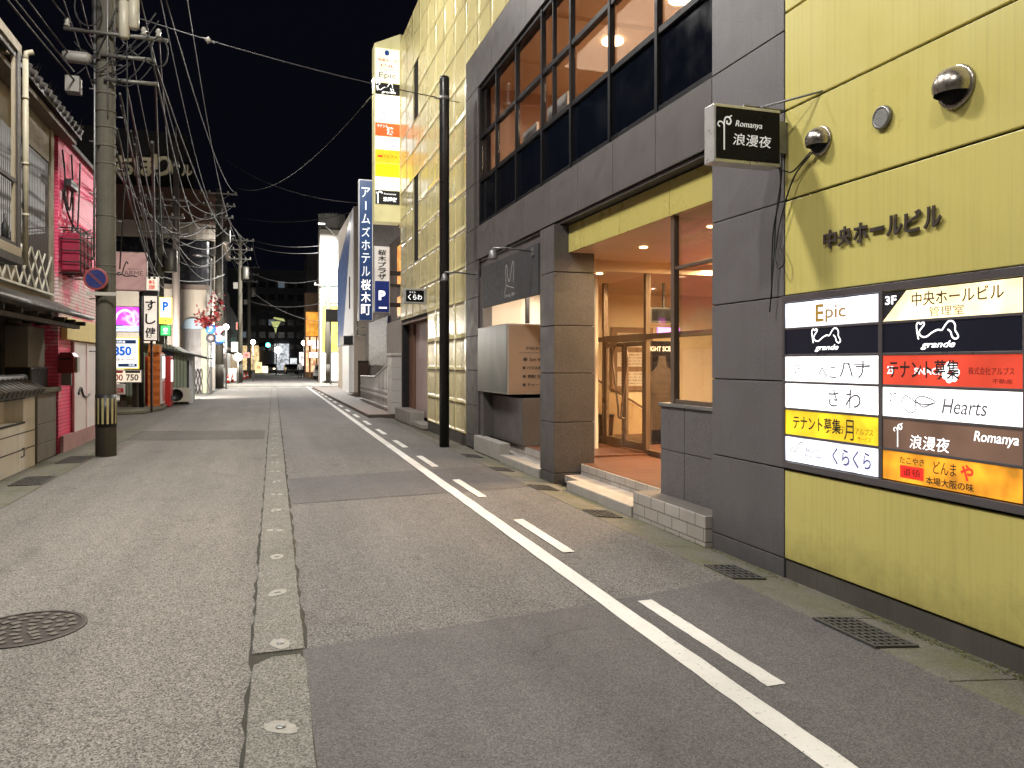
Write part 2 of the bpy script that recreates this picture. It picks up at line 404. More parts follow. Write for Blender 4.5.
# markings
paint = None
m, nt, b_ = nt_new('road_paint'); paint = m; MATS['road_paint'] = m
v_ = pos(nt); wear = ramp(nt, noise(nt, v_, 42, 5, .75), [(.31, (.18, .175, .17)), (.41, (.66, .65, .62))])
big_ = ramp(nt, noise(nt, v_, 1.1, 4), [(.3, .75), (.7, 1.05)])
L(nt, mixc(nt, 1.0, wear, big_, 'MULTIPLY'), b_.inputs['Base Color']); b_.inputs['Roughness'].default_value = .7
bump(nt, b_, noise(nt, v_, 130, 2), .3, .004)
g = MB(); ribbon(g, 2.10, 2.235, -6, 53, .004, .008, .06); g.obj('edge_line', paint, road)
for k in range(-1, 18):
    ya = 3.22 + 2.8*k
    g = MB(); ribbon(g, 2.36, 2.465, ya, ya+1.42, .003, .008, .06); g.obj('dash_line', paint, road)
g = MB(); sheet(g, [(-2.2, 52.4), (2.2, 52.4), (2.2, 52.85), (-2.2, 52.85)], .008); g.obj('stop_line', paint, road)
# cross street and the far road
g = MB(); sheet(g, [(-80, 54), (80, 54), (80, 62), (-80, 62)], .012); struct(g.obj('cross_street', asphalt('asphalt_cross', (.08, .078, .072), (.24, .235, .22), .4)))
g = MB(); sheet(g, [(-3.2, 62), (4.6, 62), (5, 145), (-3.2, 145)], .004); struct(g.obj('far_road', road_r))
# concrete strip with meltwater nozzles
g = MB()
def strip_seg(ya, yb):
    ys = [ya]; st = .05
    while ys[-1]+st < yb: ys.append(ys[-1]+st); st *= 1.01
    if yb < 5: ys += [yb-.09, yb-.06, yb-.03]; ys = sorted(q for q in ys if q < yb)
    ys.append(yb); o = len(g.v); n = len(ys)
    for i, y in enumerate(ys):
        ch = max(0, .10-(yb-y)) if yb < 5 else 0
        l = -.075+skew(y)+rng.uniform(-.005, .005)+ch; r = .195+skew(y)+rng.uniform(-.005, .005)-ch*.25
        g.v += [(l, y, .010), (r, y, .010), (l-.005, y, 0), (r+.005, y, 0)]
    for i in range(n-1):
        a, c = o+4*i, o+4*i+4
        for f in ((a, a+1, c+1, c), (a+2, a, c, c+2), (a+1, a+3, c+3, c+1)): g.f.append(list(f)); g.m.append(0); g.sm.append(False)
    for a, fl in ((o, 0), (o+4*(n-1), 1)): g.f.append([a, a+2, a+3, a+1]); g.m.append(0); g.sm.append(False)
strip_seg(-12, 4.36); strip_seg(4.44, 26); strip_seg(26.03, 53.5)
struct(g.obj('snow_melting_strip', strip_m))
scale_m = mat('lime_stain', (.27, .26, .235), .85, 0, .35, 25, bmp=.2)
def nozzle():
    t = thing('water_nozzle', 'small metal meltwater nozzle in a pale stain on the concrete centre strip', 'nozzle', (0, 0, 0), 0, 'meltwater nozzles along the centre strip')
    g = MB(); n = 30; g.add([((.055+rng.uniform(-.008, .008))*math.cos(2*PI*k/n), (.085+rng.uniform(-.012, .012))*math.sin(2*PI*k/n), .0125) for k in range(n)], [tuple(range(n))]); g.obj('lime_ring', scale_m, t)
    g = MB(); g.lathe([(.022, .011), (.022, .016), (.016, .018), (.006, .018)], seg=16); g.box(-.006, .006, -.016, .016, .018, .021); g.obj('nozzle_cap', steel_d, t); return t
nz = nozzle()
for i in range(24):
    y = 2.45+1.04*i+rng.uniform(-.02, .02); p = (.06+skew(y)+rng.uniform(-.015, .015), y, 0)
    if i == 0: nz.location = p; nz.rotation_euler.z = .3
    else: dup(nz, p, rng.uniform(-1, 1))
# gutters
g = MB()
for (ya, yb) in ((-12, 22.5),):
    y = ya
    while y < yb:
        g.prism([(3.27, -.12), (3.82, -.12), (3.82, -.05), (3.27, .006)], y, min(yb, y+.99), 'y'); y += 1.0
o = g.obj('gutter', gutter_m, bev=.006); struct(o)
g = MB(); y = -2
while y < 20.5: g.box(-3.42, -2.74, y, y+.985, -.05, .011); y += 1.0
struct(g.obj('gutter', gutter_m, bev=.006))
g = MB(); sheet(g, [(-9, 19.5), (-2.75, 19.5), (-2.75, 50), (-9, 50)], .004); struct(g.obj('parking_ground', asphalt('asphalt_lot', (.08, .075, .068), (.22, .21, .19), .4, moss=.3)))
g = MB(); g.box(2.9, 4.9, 22.6, 50, -.05, .1); struct(g.obj('pavement', brick('paving_brick', (.115, .068, .048), (.13, .085, .062), (.08, .062, .05), .4, .2, .01, .7, axis='z'), bev=.02))
# drain grates
def grate(name, label, grp, x, y, w, l, ncell, first=None):
    t = thing('drain_grate', label, 'drain grate', (x, y, .012 if x < 0 else .004-.102*(x-w/2-3.27)-.1*w/2), 0, grp)
    if x > 0: t.rotation_euler.y = .1013
    g = MB(); g.box(-w/2, w/2, -l/2, l/2, .0005, .004); g.obj('drain_pit', mat('pit_dirt', (.028, .026, .022), .9), t)
    g = MB(); b = .018
    g.box(-w/2, w/2, -l/2, -l/2+b, .004, .016).box(-w/2, w/2, l/2-b, l/2, .004, .016).box(-w/2, -w/2+b, -l/2+b, l/2-b, .004, .016).box(w/2-b, w/2, -l/2+b, l/2-b, .004, .016)
    g.obj('grate_frame', MATS['iron'], t, bev=.002)
    g = MB(); n = int(w/.05)
    for i in range(1, n): x_ = -w/2+w*i/n; g.box(x_-.006, x_+.006, -l/2+b, l/2-b, .006, .015)
    for i in range(1, ncell): y_ = -l/2+l*i/ncell; g.box(-w/2+b, w/2-b, y_-.008, y_+.008, .005, .0145)
    g.obj('grate_bars', MATS['iron'], t); return t
mat('iron', (.085, .082, .078), .6, .3, .3, 12)
GRP = 'drain grates in the gutter along the yellow building'
for (x, y, w, l, n, lb) in ((3.40, 3.72, .31, .52, 9, 'large square celled steel drain grate nearest the camera beside yellow wall'),
                 (3.44, 5.1, .29, .40, 5, 'dark drain grate at the foot of the grey corner column'),
                 (3.43, 7.5, .29, .40, 5, 'drain grate in front of the entrance step'),
                 (3.42, 9.3, .29, .40, 5, 'drain grate beside the foot of free standing entrance column'),
                 (3.42, 11.1, .29, .40, 5, 'drain grate in front of the brown menu box'),
                 (3.42, 12.85, .29, .40, 5, 'drain grate farthest up the street, near the black pole')):
    grate('drain_grate', lb, GRP, x, y, w, l, n)
grate('drain_grate', 'iron drain grate in left gutter beside white garden wall', None, -2.95, 11.8, .38, .8, 6)
grate('drain_grate', 'iron drain grate in left gutter near the utility pole foot', None, -2.95, 14.2, .38, .9, 6)
# manhole cover
iron2 = mat('manhole_iron', (.055, .046, .040), .55, .5, .3, 14)
iron3 = mat('manhole_relief', (.12, .105, .09), .6, .4, .3, 14)
t = thing('manhole_cover', 'round cast iron manhole cover with raised pattern in left lane', 'manhole cover', (-1.37, 5.30, 0))
g = MB(); g.lathe([(.335, .001), (.335, .007), (.32, .010), (.30, .010), (.30, .006), (.002, .006)], seg=48, smooth=False); g.obj('cover', iron2, t)
g = MB()
for rr, n in ((.255, 18), (.19, 13), (.125, 8), (.06, 4)):
    for k in range(n):
        a0 = 2*PI*k/n+rr*9; a1 = a0+2*PI/n*.62; r0, r1 = rr-.020, rr+.016+.012*(k % 2)
        g.add([(r0*math.cos(a0), r0*math.sin(a0), .0115), (r1*math.cos(a0+.06), r1*math.sin(a0+.06), .0115), (r1*math.cos(a1-.03), r1*math.sin(a1-.03), .0115), (r0*math.cos(a1), r0*math.sin(a1), .0115)], [(0, 1, 2, 3)])
g.obj('relief', iron3, t)
# =================================================================== the yellow hall building
FX = 3.8
B = thing('hall_building', 'large yellow panelled hall building with grey stone cladding, corner of street', 'building', (FX, 8, 0))
B['label'] = 'large hall building in yellow panels and grey cladding on the right'
pr = random.Random(11)
def slab(mb, y0, y1, z0, z1, x=FX, t=.03, gap=.007, bulge=0., tilt=0., n=1, mi=0):
    """a cladding panel on the street front (normal -x) with chamfered edge and slight oil-canning"""
    y0 += gap; y1 -= gap; z0 += gap; z1 -= gap
    ta, tb = pr.uniform(-tilt, tilt), pr.uniform(-tilt, tilt)
    if n == 1: mb.box(x, x+t, y0, y1, z0, z1, mi); return
    vs = []; bx = pr.uniform(.2, .8); bz = pr.uniform(.2, .8)
    for i in range(n+1):
        for j in range(n+1):
            u, v = i/n, j/n
            w = bulge*(16*u*(1-u)*v*(1-v))*.7+ta*(u-.5)+tb*(v-.5)
            vs.append((x-w, y0+(y1-y0)*u, z0+(z1-z0)*v))
    fs = [(i*(n+1)+j, i*(n+1)+j+1, (i+1)*(n+1)+j+1, (i+1)*(n+1)+j) for i in range(n) for j in range(n)]
    mb.add(vs, fs, mi, True)
    o = len(mb.v)                                # rim back to the wall
    ring = [i*(n+1) for i in range(n+1)]+[n*(n+1)+j for j in range(1, n+1)]+[i*(n+1)+n for i in range(n-1, -1, -1)]+[j for j in range(n-1, 0, -1)]
    base = o-(n+1)**2
    mb.v += [(x+t, mb.v[base+k][1], mb.v[base+k][2]) for k in ring]
    m_ = len(ring)
    for i in range(m_):
        mb.f.append([base+ring[i], o+i, o+(i+1) % m_, base+ring[(i+1) % m_]]); mb.m.append(mi); mb.sm.append(False)
ROWS = [.1, .79, 1.46, 2.11, 2.84, 3.53]
# core walls behind the cladding (also roof and back)
g = MB(); g.box(FX+.03, FX+.25, -5, 5.98, 0, 11); g.box(FX+.03, FX+.25, 13.85, 18.57, 0, 11); g.box(FX+.03, FX+.25, 18.57, 22.15, 2.75, 11); g.box(FX+.03, FX+.25, 22.15, 22.4, 0, 11)
g.box(FX+.03, FX+.25, 5.98, 13.85, 6.75, 11); g.box(FX+.05, FX+.25, 5.98, 13.85, 3.53, 4.15)
g.box(FX+.03, 16, -5, -4.8, 0, 11); g.box(FX+.25, 16, 22.2, 22.4, 0, 11); g.box(15.8, 16, -4.8, 22.2, 0, 11); g.box(FX+.25, 15.8, -4.8, 22.2, 10.8, 11)
g.box(FX+.4, FX+.6, 18.57, 22.15, 0, 2.75)
g.obj('wall', joint, B, world=True)
# near yellow wall: rows below, between and above the tenant directory
g = MB()
for a, b in ((-4.9, -1.0), (-1.0, 1.0), (1.0, 4.975)): 
    slab(g, a, b, .1, .79, gap=.006); slab(g, a, b, 2.11, 2.84, gap=.008); slab(g, a, b, 2.84, 3.53, gap=.008); slab(g, a, b, 3.53, 4.28, gap=.008); slab(g, a, b, 4.28, 5.03, gap=.008)
    z = 5.03
    while z < 10.9: slab(g, a, b, z, min(11, z+.75), gap=.008); z += .75
slab(g, -4.9, 3.0, .79, 2.11, gap=.006)
g.obj('yellow_cladding', yellow, B, world=True, bev=.006)
for ya_, yb_, zt_ in ((-5, 4.975, .1), (14.75, 18.55, .2)):
    g = MB(); g.box(FX+.012, FX+.1, ya_, yb_, -.08, zt_); g.obj('plinth', plinth, B, world=True, bev=.01)
# grey cladding: corner column, spandrel, upper frame, far pier
g = MB()
zz = [-.07, .1]+ROWS[1:]+[4.15, 5.0, 5.85, 6.75, 7.5]
for i in range(len(zz)-1): slab(g, 4.975, 5.98, zz[i], zz[i+1], gap=.005)
g.obj('grey_cladding', granite, B, world=True, bev=.004); g = MB()
sy = [5.98, 7.02, 8.03, 9.06, 10.1, 11.1, 12.05, 12.97, 13.85]
for i in range(8): slab(g, sy[i], sy[i+1], 3.53, 4.15, gap=.004); slab(g, sy[i], sy[i+1], 6.75, 7.5, gap=.004)
zz = [.22, .8, 1.46, 2.11, 2.84, 3.53, 4.15, 5.0, 5.85, 6.75, 7.5]
for i in range(len(zz)-1): slab(g, 13.85, 14.75, zz[i], zz[i+1], gap=.005)
g.box(FX+.005, FX+.2, 13.85, 14.75, -.02, .215)
g.box(FX+.03, FX+.26, 5.98, 13.85, 3.49, 3.527)
g.obj('grey_cladding', granite_b, B, world=True, bev=.004)
# side of the corner column and of the far pier inside the bays
g = MB(); g.box(FX+.035, FX+.6, 5.955, 5.98, -.01, 3.5)
g.obj('column_return', granite, B, world=True)
# upper and far yellow quilted metal panels
g = MB(); ys = [14.75, 15.68, 16.62, 17.56, 18.5, 19.45, 20.4, 21.4, 22.4]
z0s = [.2, .8, 1.46, 2.11, 2.84, 3.53, 4.28, 5.03, 5.78, 6.53, 7.28, 8.03, 8.78, 9.53, 10.28, 11.0]
def slot(a, b, c, d): return 19.45 <= a < 20.4 and (4.6 < (c+d)/2 < 6.2 or 7.7 < (c+d)/2 < 9.5)
for i in range(len(ys)-1):
    for j in range(len(z0s)-1):
        a, b, c, d = ys[i], ys[i+1], z0s[j], z0s[j+1]
        if 18.5 <= a < 22.1 and a < 21.9 and d <= 2.9 and a >= 18.5 and b <= 22.4 and j < 4: continue
        if slot(a, b, c, d): slab(g, a, a+.25, c, d, bulge=.004, n=5); continue
        slab(g, a, b, c, d, bulge=.005, tilt=.004, gap=.0025, n=7)
g.obj('metal_cladding', yellow_gloss, B, world=True); g = MB()
yy = [4.975]+sy[1:]+[14.75]
for i in range(len(yy)-1):
    for j in range(10, len(z0s)-1):
        slab(g, yy[i], yy[i+1], max(7.5, z0s[j]), z0s[j+1], bulge=.005, tilt=.004, gap=.0025, n=7)
# near wall base part flat glossy
g.obj('metal_cladding', yellow_gloss, B, world=True)
g = MB()
for z0, z1 in ((4.28, 5.78), (8.03, 9.53)):
    g.box(FX+.031, FX+.034, 19.7, 20.4, z0, z1)
g.obj('slot_window', frame_d, B, world=True)
# recessed service door with stained wood board
g = MB(); g.box(FX+.28, FX+.33, 18.6, 21.5, .15, 2.72)
g.obj('wood_board', wood('stained_board', (.38, .28, .26), (.52, .43, .40), .6), B, world=True)
g = MB(); g.box(FX+.03, FX+.28, 18.55, 18.6, 0, 2.75).box(FX+.2, FX+.27, 21.5, 22.1, .15, 2.72).box(FX+.0, FX+.35, 18.57, 22.15, 2.7, 2.75); g.obj('door_reveal', mat('brown_reveal', (.16, .08, .05), .6), B, world=True)
# window band: navy lower row, transom glass, clear glass
MY = [5.98, 7.07, 8.2, 9.4, 10.5, 11.7, 12.8, 13.85]
wf = MB()
for y in MY: wf.box(FX+.03, FX+.10, y-.03, y+.03, 4.15, 6.75)
for z in (4.19, 5.0, 5.8, 6.71):
    for i in range(7): wf.box(FX+.04, FX+.12, MY[i]+.035, MY[i+1]-.035, z-.035, z+.035)
for i in (1, 2, 3, 4): 
    ym = MY[i]+.62*(MY[i+1]-MY[i]); 
    if i in (3,): wf.box(FX+.05, FX+.11, ym-.02, ym+.02, 5.035, 6.675)
W = wf.obj('window', frame_d, B, world=True, bev=.004)
g = MB()
for i in range(7): g.box(FX+.075, FX+.085, MY[i]+.035, MY[i+1]-.035, 4.225, 4.965)
g.obj('navy_pane', navy, W, world=True)
g = MB()
for i in range(7):
    for a, b in ((5.035, 5.765), (5.835, 6.675)): g.box(FX+.075, FX+.085, MY[i]+.035, MY[i+1]-.035, a, b)
g.obj('pane', pane, W, world=True)
# second floor room
room2 = mat('brown_room', (.46, .30, .20), .7, 0, .1, 1)
g = MB(); g.box(FX+.25, 8.6, 5.8, 14.1, 4.0, 4.14).box(8.5, 8.6, 5.8, 14.1, 4.14, 6.8).box(FX+.25, 8.5, 5.8, 5.98, 4.14, 6.8).box(FX+.25, 8.5, 13.9, 14.1, 4.14, 6.8); g.obj('upper_room', room2, B, world=True)
g = MB(); g.box(FX+.25, 8.6, 5.8, 14.1, 6.76, 6.86)
for y in (7.2, 8.6, 10.6, 12.4): g.box(FX+.25, 8.5, y, y+.05, 6.70, 6.76)
g.obj('upper_ceiling', ceil_m, B, world=True)
g = MB(); g.box(FX+.5, FX+.54, 10.65, 11.5, 4.3, 5.65).box(FX+.5, FX+.54, 12.0, 12.72, 4.4, 5.6); g.obj('white_blind', mat('white_blind', (.75, .72, .66), .8), B, world=True)
lamp_on = emit('lamp_diffuser', (1, .72, .42), 14, uneven=.05)
for (x, y) in ((5.4, 7.35), (5.6, 9.6), (5.3, 11.2), (7.2, 8.3), (7.0, 12.2)):
    g = MB(); g.lathe([(.17, 6.755), (.17, 6.72), (.10, 6.69), (.002, 6.685)], (x, y, 0), 20); g.obj('ceiling_lamp', lamp_on, B, world=True)
# free standing entrance column
g = MB(); cz = [-.07, .1, .79, 1.46, 2.11, 2.84, 3.487]
for i in range(6): 
    g.box(3.742, 4.34, 9.752, 10.30, cz[i]+.005, cz[i+1]-.005)
colo = g.obj('column', granite_b, B, world=True, bev=.005)
g = MB(); g.box(3.76, 4.32, 9.77, 10.28, 0, 3.49); g.obj('column_core', joint, B, world=True)
# entrance recess
g = MB(); g.box(3.74, 4.12, 5.99, 7.40, -.06, .235); g.obj('entrance_step_wall', tile_w, B, world=True, bev=.008)
for kb in ((3.72, 3.92, 7.41, 9.245, -.06, .075), (3.72, 3.895, 10.31, 12.195, -.06, .085), (3.72, 3.9, 12.2, 13.85, -.03, .26), (3.66, 4.0, 18.5, 19.895, -.02, .09), (3.62, 4.0, 19.9, 22.3, -.02, .32)):
    g = MB(); g.box(*kb); g.obj('kerb_stone', stone, B, world=True, bev=.012)
g = MB(); g.box(4.14, 4.16, 7.40, 9.75, .0, .215); g.box(4.05, 4.07, 10.31, 13.85, .0, .24); g.obj('step_riser', tile_w, B, world=True)
g = MB(); g.box(3.9, 4.14, 5.98, 13.85, -.02, .07); g.obj('lower_step', tile_w, B, world=True)
g = MB(); g.box(4.16, 9.6, 5.98, 10.31, .1, .22).box(4.07, 9.6, 10.31, 13.85, .1, .245); g.obj('entrance_floor', tile_r, B, world=True)
g = MB()
for a, b in ((5.99, 7.0), (7.0, 8.16), (8.16, 9.32), (9.32, 9.74)): slab(g, a, b, 3.10, 3.475, x=3.95, gap=.004)
g.obj('fascia', yellow_lo, B, world=True, bev=.004)
g = MB(); g.box(3.98, 9.6, 5.98, 10.35, 3.11, 3.2)
g.box(4.0, 9.6, 10.35, 13.85, 2.95, 3.2); g.obj('entrance_ceiling', ceil_m, B, world=True)
g = MB(); g.box(9.4, 9.6, 5.9, 13.9, .2, 3.2).box(5.06, 9.4, 13.75, 13.85, .2, 3.2); g.box(5.6, 9.4, 6.0, 6.1, .2, 3.2); g.obj('interior_wall', cream, B, world=True)
dl = emit('downlight', (1, .66, .34), 10, uneven=.05)
for (x, y) in ((4.7, 7.4), (4.7, 9.0), (4.8, 10.6), (7.0, 8.4), (7.0, 10.6), (7.2, 12.6)):
    zc = 3.11 if y < 10.35 else 2.95
    g = MB(); g.lathe([(.05, zc-.002), (.05, zc-.012), (.042, zc-.014), (.002, zc-.014)], (x, y, 0), 18); g.obj('downlight', dl, B, world=True)
# stair with solid parapet climbing behind the doors
sx0, sz0 = YP(590, 378, 13.3); sx1, sz1 = YP(646, 412, 13.3)
g = MB(); g.prism([(sx0-.6, .22), (sx1+.1, .22), (sx1, sz1), (sx0, sz0), (sx0-.6, sz0+.3)], 13.3, 13.38, 'y'); g.obj('stair_parapet', mat('tan_parapet', (.52, .38, .22), .5), B, world=True)
g = MB(); g.tube([(sx0-.5, 13.26, sz0+.3), (sx0, 13.26, sz0+.04), (sx1, 13.26, sz1+.04), (sx1, 13.26, .24)], .022, 8); g.obj('handrail', mat('handrail_wood', (.16, .08, .04), .4), B, world=True)
# glass front on x = 5.5: frame, transom, door leaves
GX = 5.5; zt = XP(625, 338, GX)[1]
fy = [XP(p, 300, GX)[0] for p in (676, 647, 625, 605, 593)]      # mullion positions from near to far
d0, d1, d2 = fy[1], fy[2], fy[3]
g = MB()
for y in (6.85, 8.2, d0, d2, 13.7): g.box(GX-.04, GX+.04, y-.035, y+.035, .22, 3.11 if y < 10.35 else 2.95)
g.box(GX-.035, GX+.035, 6.885, 8.165, zt-.04, zt+.04).box(GX-.035, GX+.035, 8.235, d0-.035, zt-.04, zt+.04).box(GX-.035, GX+.035, d0+.035, d2-.035, zt-.06, zt+.05).box(GX-.035, GX+.035, d2+.035, 13.665, zt-.04, zt+.04)
g.box(GX-.03, GX+.03, 6.885, 8.165, .22, .3).box(GX-.03, GX+.03, 8.235, d0-.035, .22, .3).box(GX-.03, GX+.03, d2+.035, 13.665, .245, .32)
fr = g.obj('glass_front', steel, B, world=True, bev=.006)
g = MB()
for a, b in ((6.885, 8.165), (8.235, d0-.035), (d0+.035, d2-.035), (d2+.035, 13.665)): g.box(GX-.004, GX+.004, a, b, zt+.05, 2.93)
g.box(GX-.004, GX+.004, 6.885, 8.165, .3, zt-.04).box(GX-.004, GX+.004, 8.235, d0-.035, .3, zt-.04).box(GX-.004, GX+.004, d2+.035, 13.665, .32, zt-.04)
g.obj('pane', pane_d, fr, world=True)
for k, (a, b) in enumerate(((d0+.04, d1-.008), (d1+.008, d2-.04))):
    g = MB(); g.box(GX-.025, GX+.025, a, a+.07, .26, zt-.07).box(GX-.025, GX+.025, b-.07, b, .26, zt-.07).box(GX-.025, GX+.025, a+.07, b-.07, .26, .38).box(GX-.025, GX+.025, a+.07, b-.07, zt-.14, zt-.07)
    dr = g.obj('door', steel, B, world=True, bev=.006)
    g = MB(); g.box(GX-.004, GX+.004, a+.07, b-.07, .38, zt-.14); g.obj('pane', pane_d, dr, world=True)
    s_ = -1 if k == 0 else 1; yc = (b-.04) if k == 0 else (a+.04)
    pts = [(GX-.03, yc, .72), (GX-.09, yc, .74), (GX-.09, yc+s_*.02, .9), (GX-.09, yc+s_*.17, 1.45), (GX-.09, yc+s_*.22, 1.68), (GX-.09, yc+s_*.15, 1.86), (GX-.09, yc+s_*.03, 1.90), (GX-.03, yc, 1.88)]
    g = MB(); g.tube([Vector(p) for p in smooth2([tuple(p) for p in pts])], .016, 8); g.obj('handle', steel, dr, world=True)
# low wall with the glazed porch over it
g = MB()
for a, b in ((5.99, 6.74), (6.74, 7.22)):
    for c, d in ((.225, .70), (.70, 1.15)): slab(g, a, b, c, d, x=3.97, t=.05, gap=.004)
g.box(4.02, 5.4, 7.14, 7.22, .22, 1.15)
g.box(3.985, 4.1, 5.99, 7.21, .22, 1.15)
g.obj('low_wall', granite, B, world=True, bev=.004)
g = MB(); g.box(3.95, 4.22, 5.985, 7.24, 1.15, 1.185); g.obj('wall_cap', steel_d, B, world=True, bev=.004)
g = MB(); yc = XP(674, 300, 4.0)[0]
g.box(3.98, 4.04, yc-.035, yc+.035, 1.185, 3.11).box(3.99, 4.03, 5.99, yc-.035, 1.187, 1.23).box(3.99, 4.03, 5.99, yc-.035, 2.55, 2.585)
pf = g.obj('porch_frame', steel, B, world=True, bev=.004)
g = MB(); g.box(4.006, 4.014, 5.99, yc-.035, 1.23, 2.55).box(4.006, 4.014, 5.99, yc-.035, 2.585, 3.10); g.box(4.04, 5.46, yc-.004, yc+.004, 1.19, 3.10); g.obj('pane', pane_d, pf, world=True)
# second bay: back glazing, pedestal, side walls
g = MB(); g.box(4.0, 4.8, 11.85, 13.84, .245, 1.02); g.obj('bay_pedestal', granite_b, B, world=True, bev=.005)
bw = mat('bay_wall', (.62, .54, .45), .7, 0, .05)
g = MB(); g.box(5.0, 5.05, 11.2, 13.84, .245, 2.95); g.box(4.0, 5.0, 13.7, 13.75, .245, 2.95); g.obj('bay_wall', bw, B, world=True)
g = MB(); 
for y in (12.5, 13.3): g.box(4.55, 4.62, y-.03, y+.03, 1.02, 2.95)
g.box(4.55, 4.62, 11.9, 13.8, 1.02, 1.08); wo = g.obj('bay_window', frame_d, B, world=True)
g = MB(); g.box(4.58, 4.588, 11.9, 13.8, 1.08, 2.95); g.obj('pane', pane_d, wo, world=True)
g = MB(); g.box(3.86, 4.05, 10.31, 13.85, 3.2, 3.49); g.box(3.83, 4.0, 13.6, 13.845, .26, 3.2); g.obj('bay_head', granite_b, B, world=True)
# =================================================================== things in the entrance
t = thing('notice_board', 'framed board of notices on the wall behind the glass doors', 'notice board', (YP(632, 360, 13.7)[0], 13.7, 1.05), 0)
g = MB(); g.box(-.45, .45, -.02, .02, 0, 1.25); g.obj('board', mat('board_brown', (.2, .12, .07), .6), t, bev=.006)
g = MB()
for i, z in enumerate((.1, .48, .86)): g.box(-.33, .33, -.026, -.0205, z, z+.28)
g.obj('paper', mat('paper', (.7, .66, .58), .8), t)
mb = MB()
for i, z in enumerate((.1, .48, .86)):
    for k in range(4): put(mb, ('御案内', '営業時間', 'お知らせ', '二階 三階')[(i+k) % 4], -.02, z+.05+.06*k, .5, .028, -.027, .0)
mb.obj('print', ink_k, t)
t = thing('poster_stand', 'tall black poster stand with pale lettering inside entrance right of doors', 'poster stand', (YP(661, 400, 11.6)[0], 11.6, .22), 0)
g = MB(); g.box(-.35, .35, -.015, .015, .05, 1.75).box(-.35, .35, -.15, .15, 0, .05); g.obj('panel', black_g, t, bev=.005)
g = MB(); g.prism([(-.20, .25), (-.02, .25), (.0, .75), (.05, .25), (.2, .25), (.17, .9), (.24, 1.2), (.1, 1.33), (.07, 1.5), (-.05, 1.5), (-.08, 1.33), (-.22, 1.2), (-.17, .9)], -.017, -.0155, 'y'); g.obj('picture', mat('poster_picture', (.03, .02, .016), .4, 0, .7, 9), t)
letters([('NIGHT SCENE', 0, 1.62, .58, .08)], ink_w, t, -.016)
t = thing('door_mat', 'red carpet mat on the tiled floor behind the glass doors', 'mat', (6.25, 11.0, .222)); g = MB(); g.box(-.6, .6, -1.1, .8, 0, .012); g.obj('carpet', red_cloth, t); 
t = thing('waste_bin', 'small dark waste bin inside the entrance left of the doors', 'bin', (*GP(606, 437, .22), .22)); g = MB(); g.lathe([(.12, 0), (.15, .38), (.155, .40), (.14, .40), (.11, .03), (.002, .03)], seg=18); g.obj('body', mat('bin_brown', (.09, .035, .02), .4), t)
g = MB(); g.lathe([(.16, .385), (.165, .40), (.16, .415), (.145, .40)], seg=18); g.obj('rim', black, t)
t = thing('ceiling_monitor', 'small dark monitor above purple lit strip behind entrance glass', 'monitor', (YP(664, 322, 11.6)[0], 11.6, 2.2), 0); g = MB(); g.box(-.28, .28, -.03, .05, .08, .34).box(-.02, .02, 0, .03, .34, .85); g.obj('casing', black, t, bev=.006)
g = MB(); g.box(-.12, .3, -.01, .03, -.11, .0); g.obj('purple_light', emit('purple_light', (.62, .22, 1), 2.0), t)
g = MB(); g.box(-.25, .25, -.034, -.0305, .11, .31); g.obj('screen', black_g, t)
# =================================================================== tenant directory on the yellow wall
SX = FX-.012
D = thing('tenant_directory', 'large back-lit directory of twelve tenant name panels on the yellow wall', 'lit sign', (SX, 4.0, .8), FACE_L)
# local x runs from far (left, -) to near (right, +): x_local = 4.0 - y
g = MB(); w0, w1, hh = -.985, 1.02, 1.31
g.box(w0, w1, -.005, .05, 0, .05).box(w0, w1, -.005, .05, hh-.05, hh).box(w0, w0+.035, -.005, .05, .05, hh-.05).box(w1-.035, w1, -.005, .05, .05, hh-.05).box(-.012, .022, -.004, .05, .05, hh-.05)
for i in range(1, 6): z = .05+i*(1.21/6); g.box(w0+.035, -.012, -.002, .05, z-.009, z+.009).box(.022, w1-.035, -.002, .05, z-.009, z+.009)
g.obj('frame', mat('sign_frame', (.10, .09, .095), .35, .2), D, bev=.003)
em = dict(w=emit('panel_white', (1, .99, .98), 2.0, uneven=.4, sc_=5), lav=emit('panel_lavender', (.86, .88, 1), 1.35, uneven=.6, sc_=5), nav=emit('panel_navy', (.006, .007, .016), .5), yel=emit('panel_yellow', (1, .66, .02), .9, (.4, .28, .02), uneven=.4, sc_=5), crm=emit('panel_cream', (1, .82, .46), 1.35, uneven=.6, sc_=4), red=emit('panel_red', (.80, .075, .035), .85, (.3, .03, .02)), brn=emit('panel_brown', (.13, .075, .052), 1.0, uneven=.4), org=emit('panel_orange', (1, .40, .02), .95, (.4, .16, .02), uneven=.6, sc_=5))
gold = mat('gold_lettering', (.45, .27, .05), .4, 0, .1); pale = mat('pale_lettering', (.33, .32, .35), .5, 0, .05); lilac = mat('lilac_lettering', (.13, .14, .36), .5, 0, .05)
wl = emit('lit_line', (1, 1, 1), 1.6, uneven=.05); red_e = emit('lit_red', (.9, .03, .02), .8)
H6 = 1.21/6; PW = .94
panels = {}
def dpanel(col, row, key, label=None):
    xa, xb = ((w0+.036, -.0125) if col == 0 else (.0225, w1-.036)); zc = .05+(5-row)*H6
    g = MB(); g.box(xa, xb, .004, .03, zc+.0095, zc+H6-.0095); p = g.obj('name_panel', em[key], D, label=label)
    return p, (xa+xb)/2, zc+H6/2
Y_ = .0035
def T_(p, lines, m_, th=.001): return letters(lines, m_, p, Y_, thick=th)
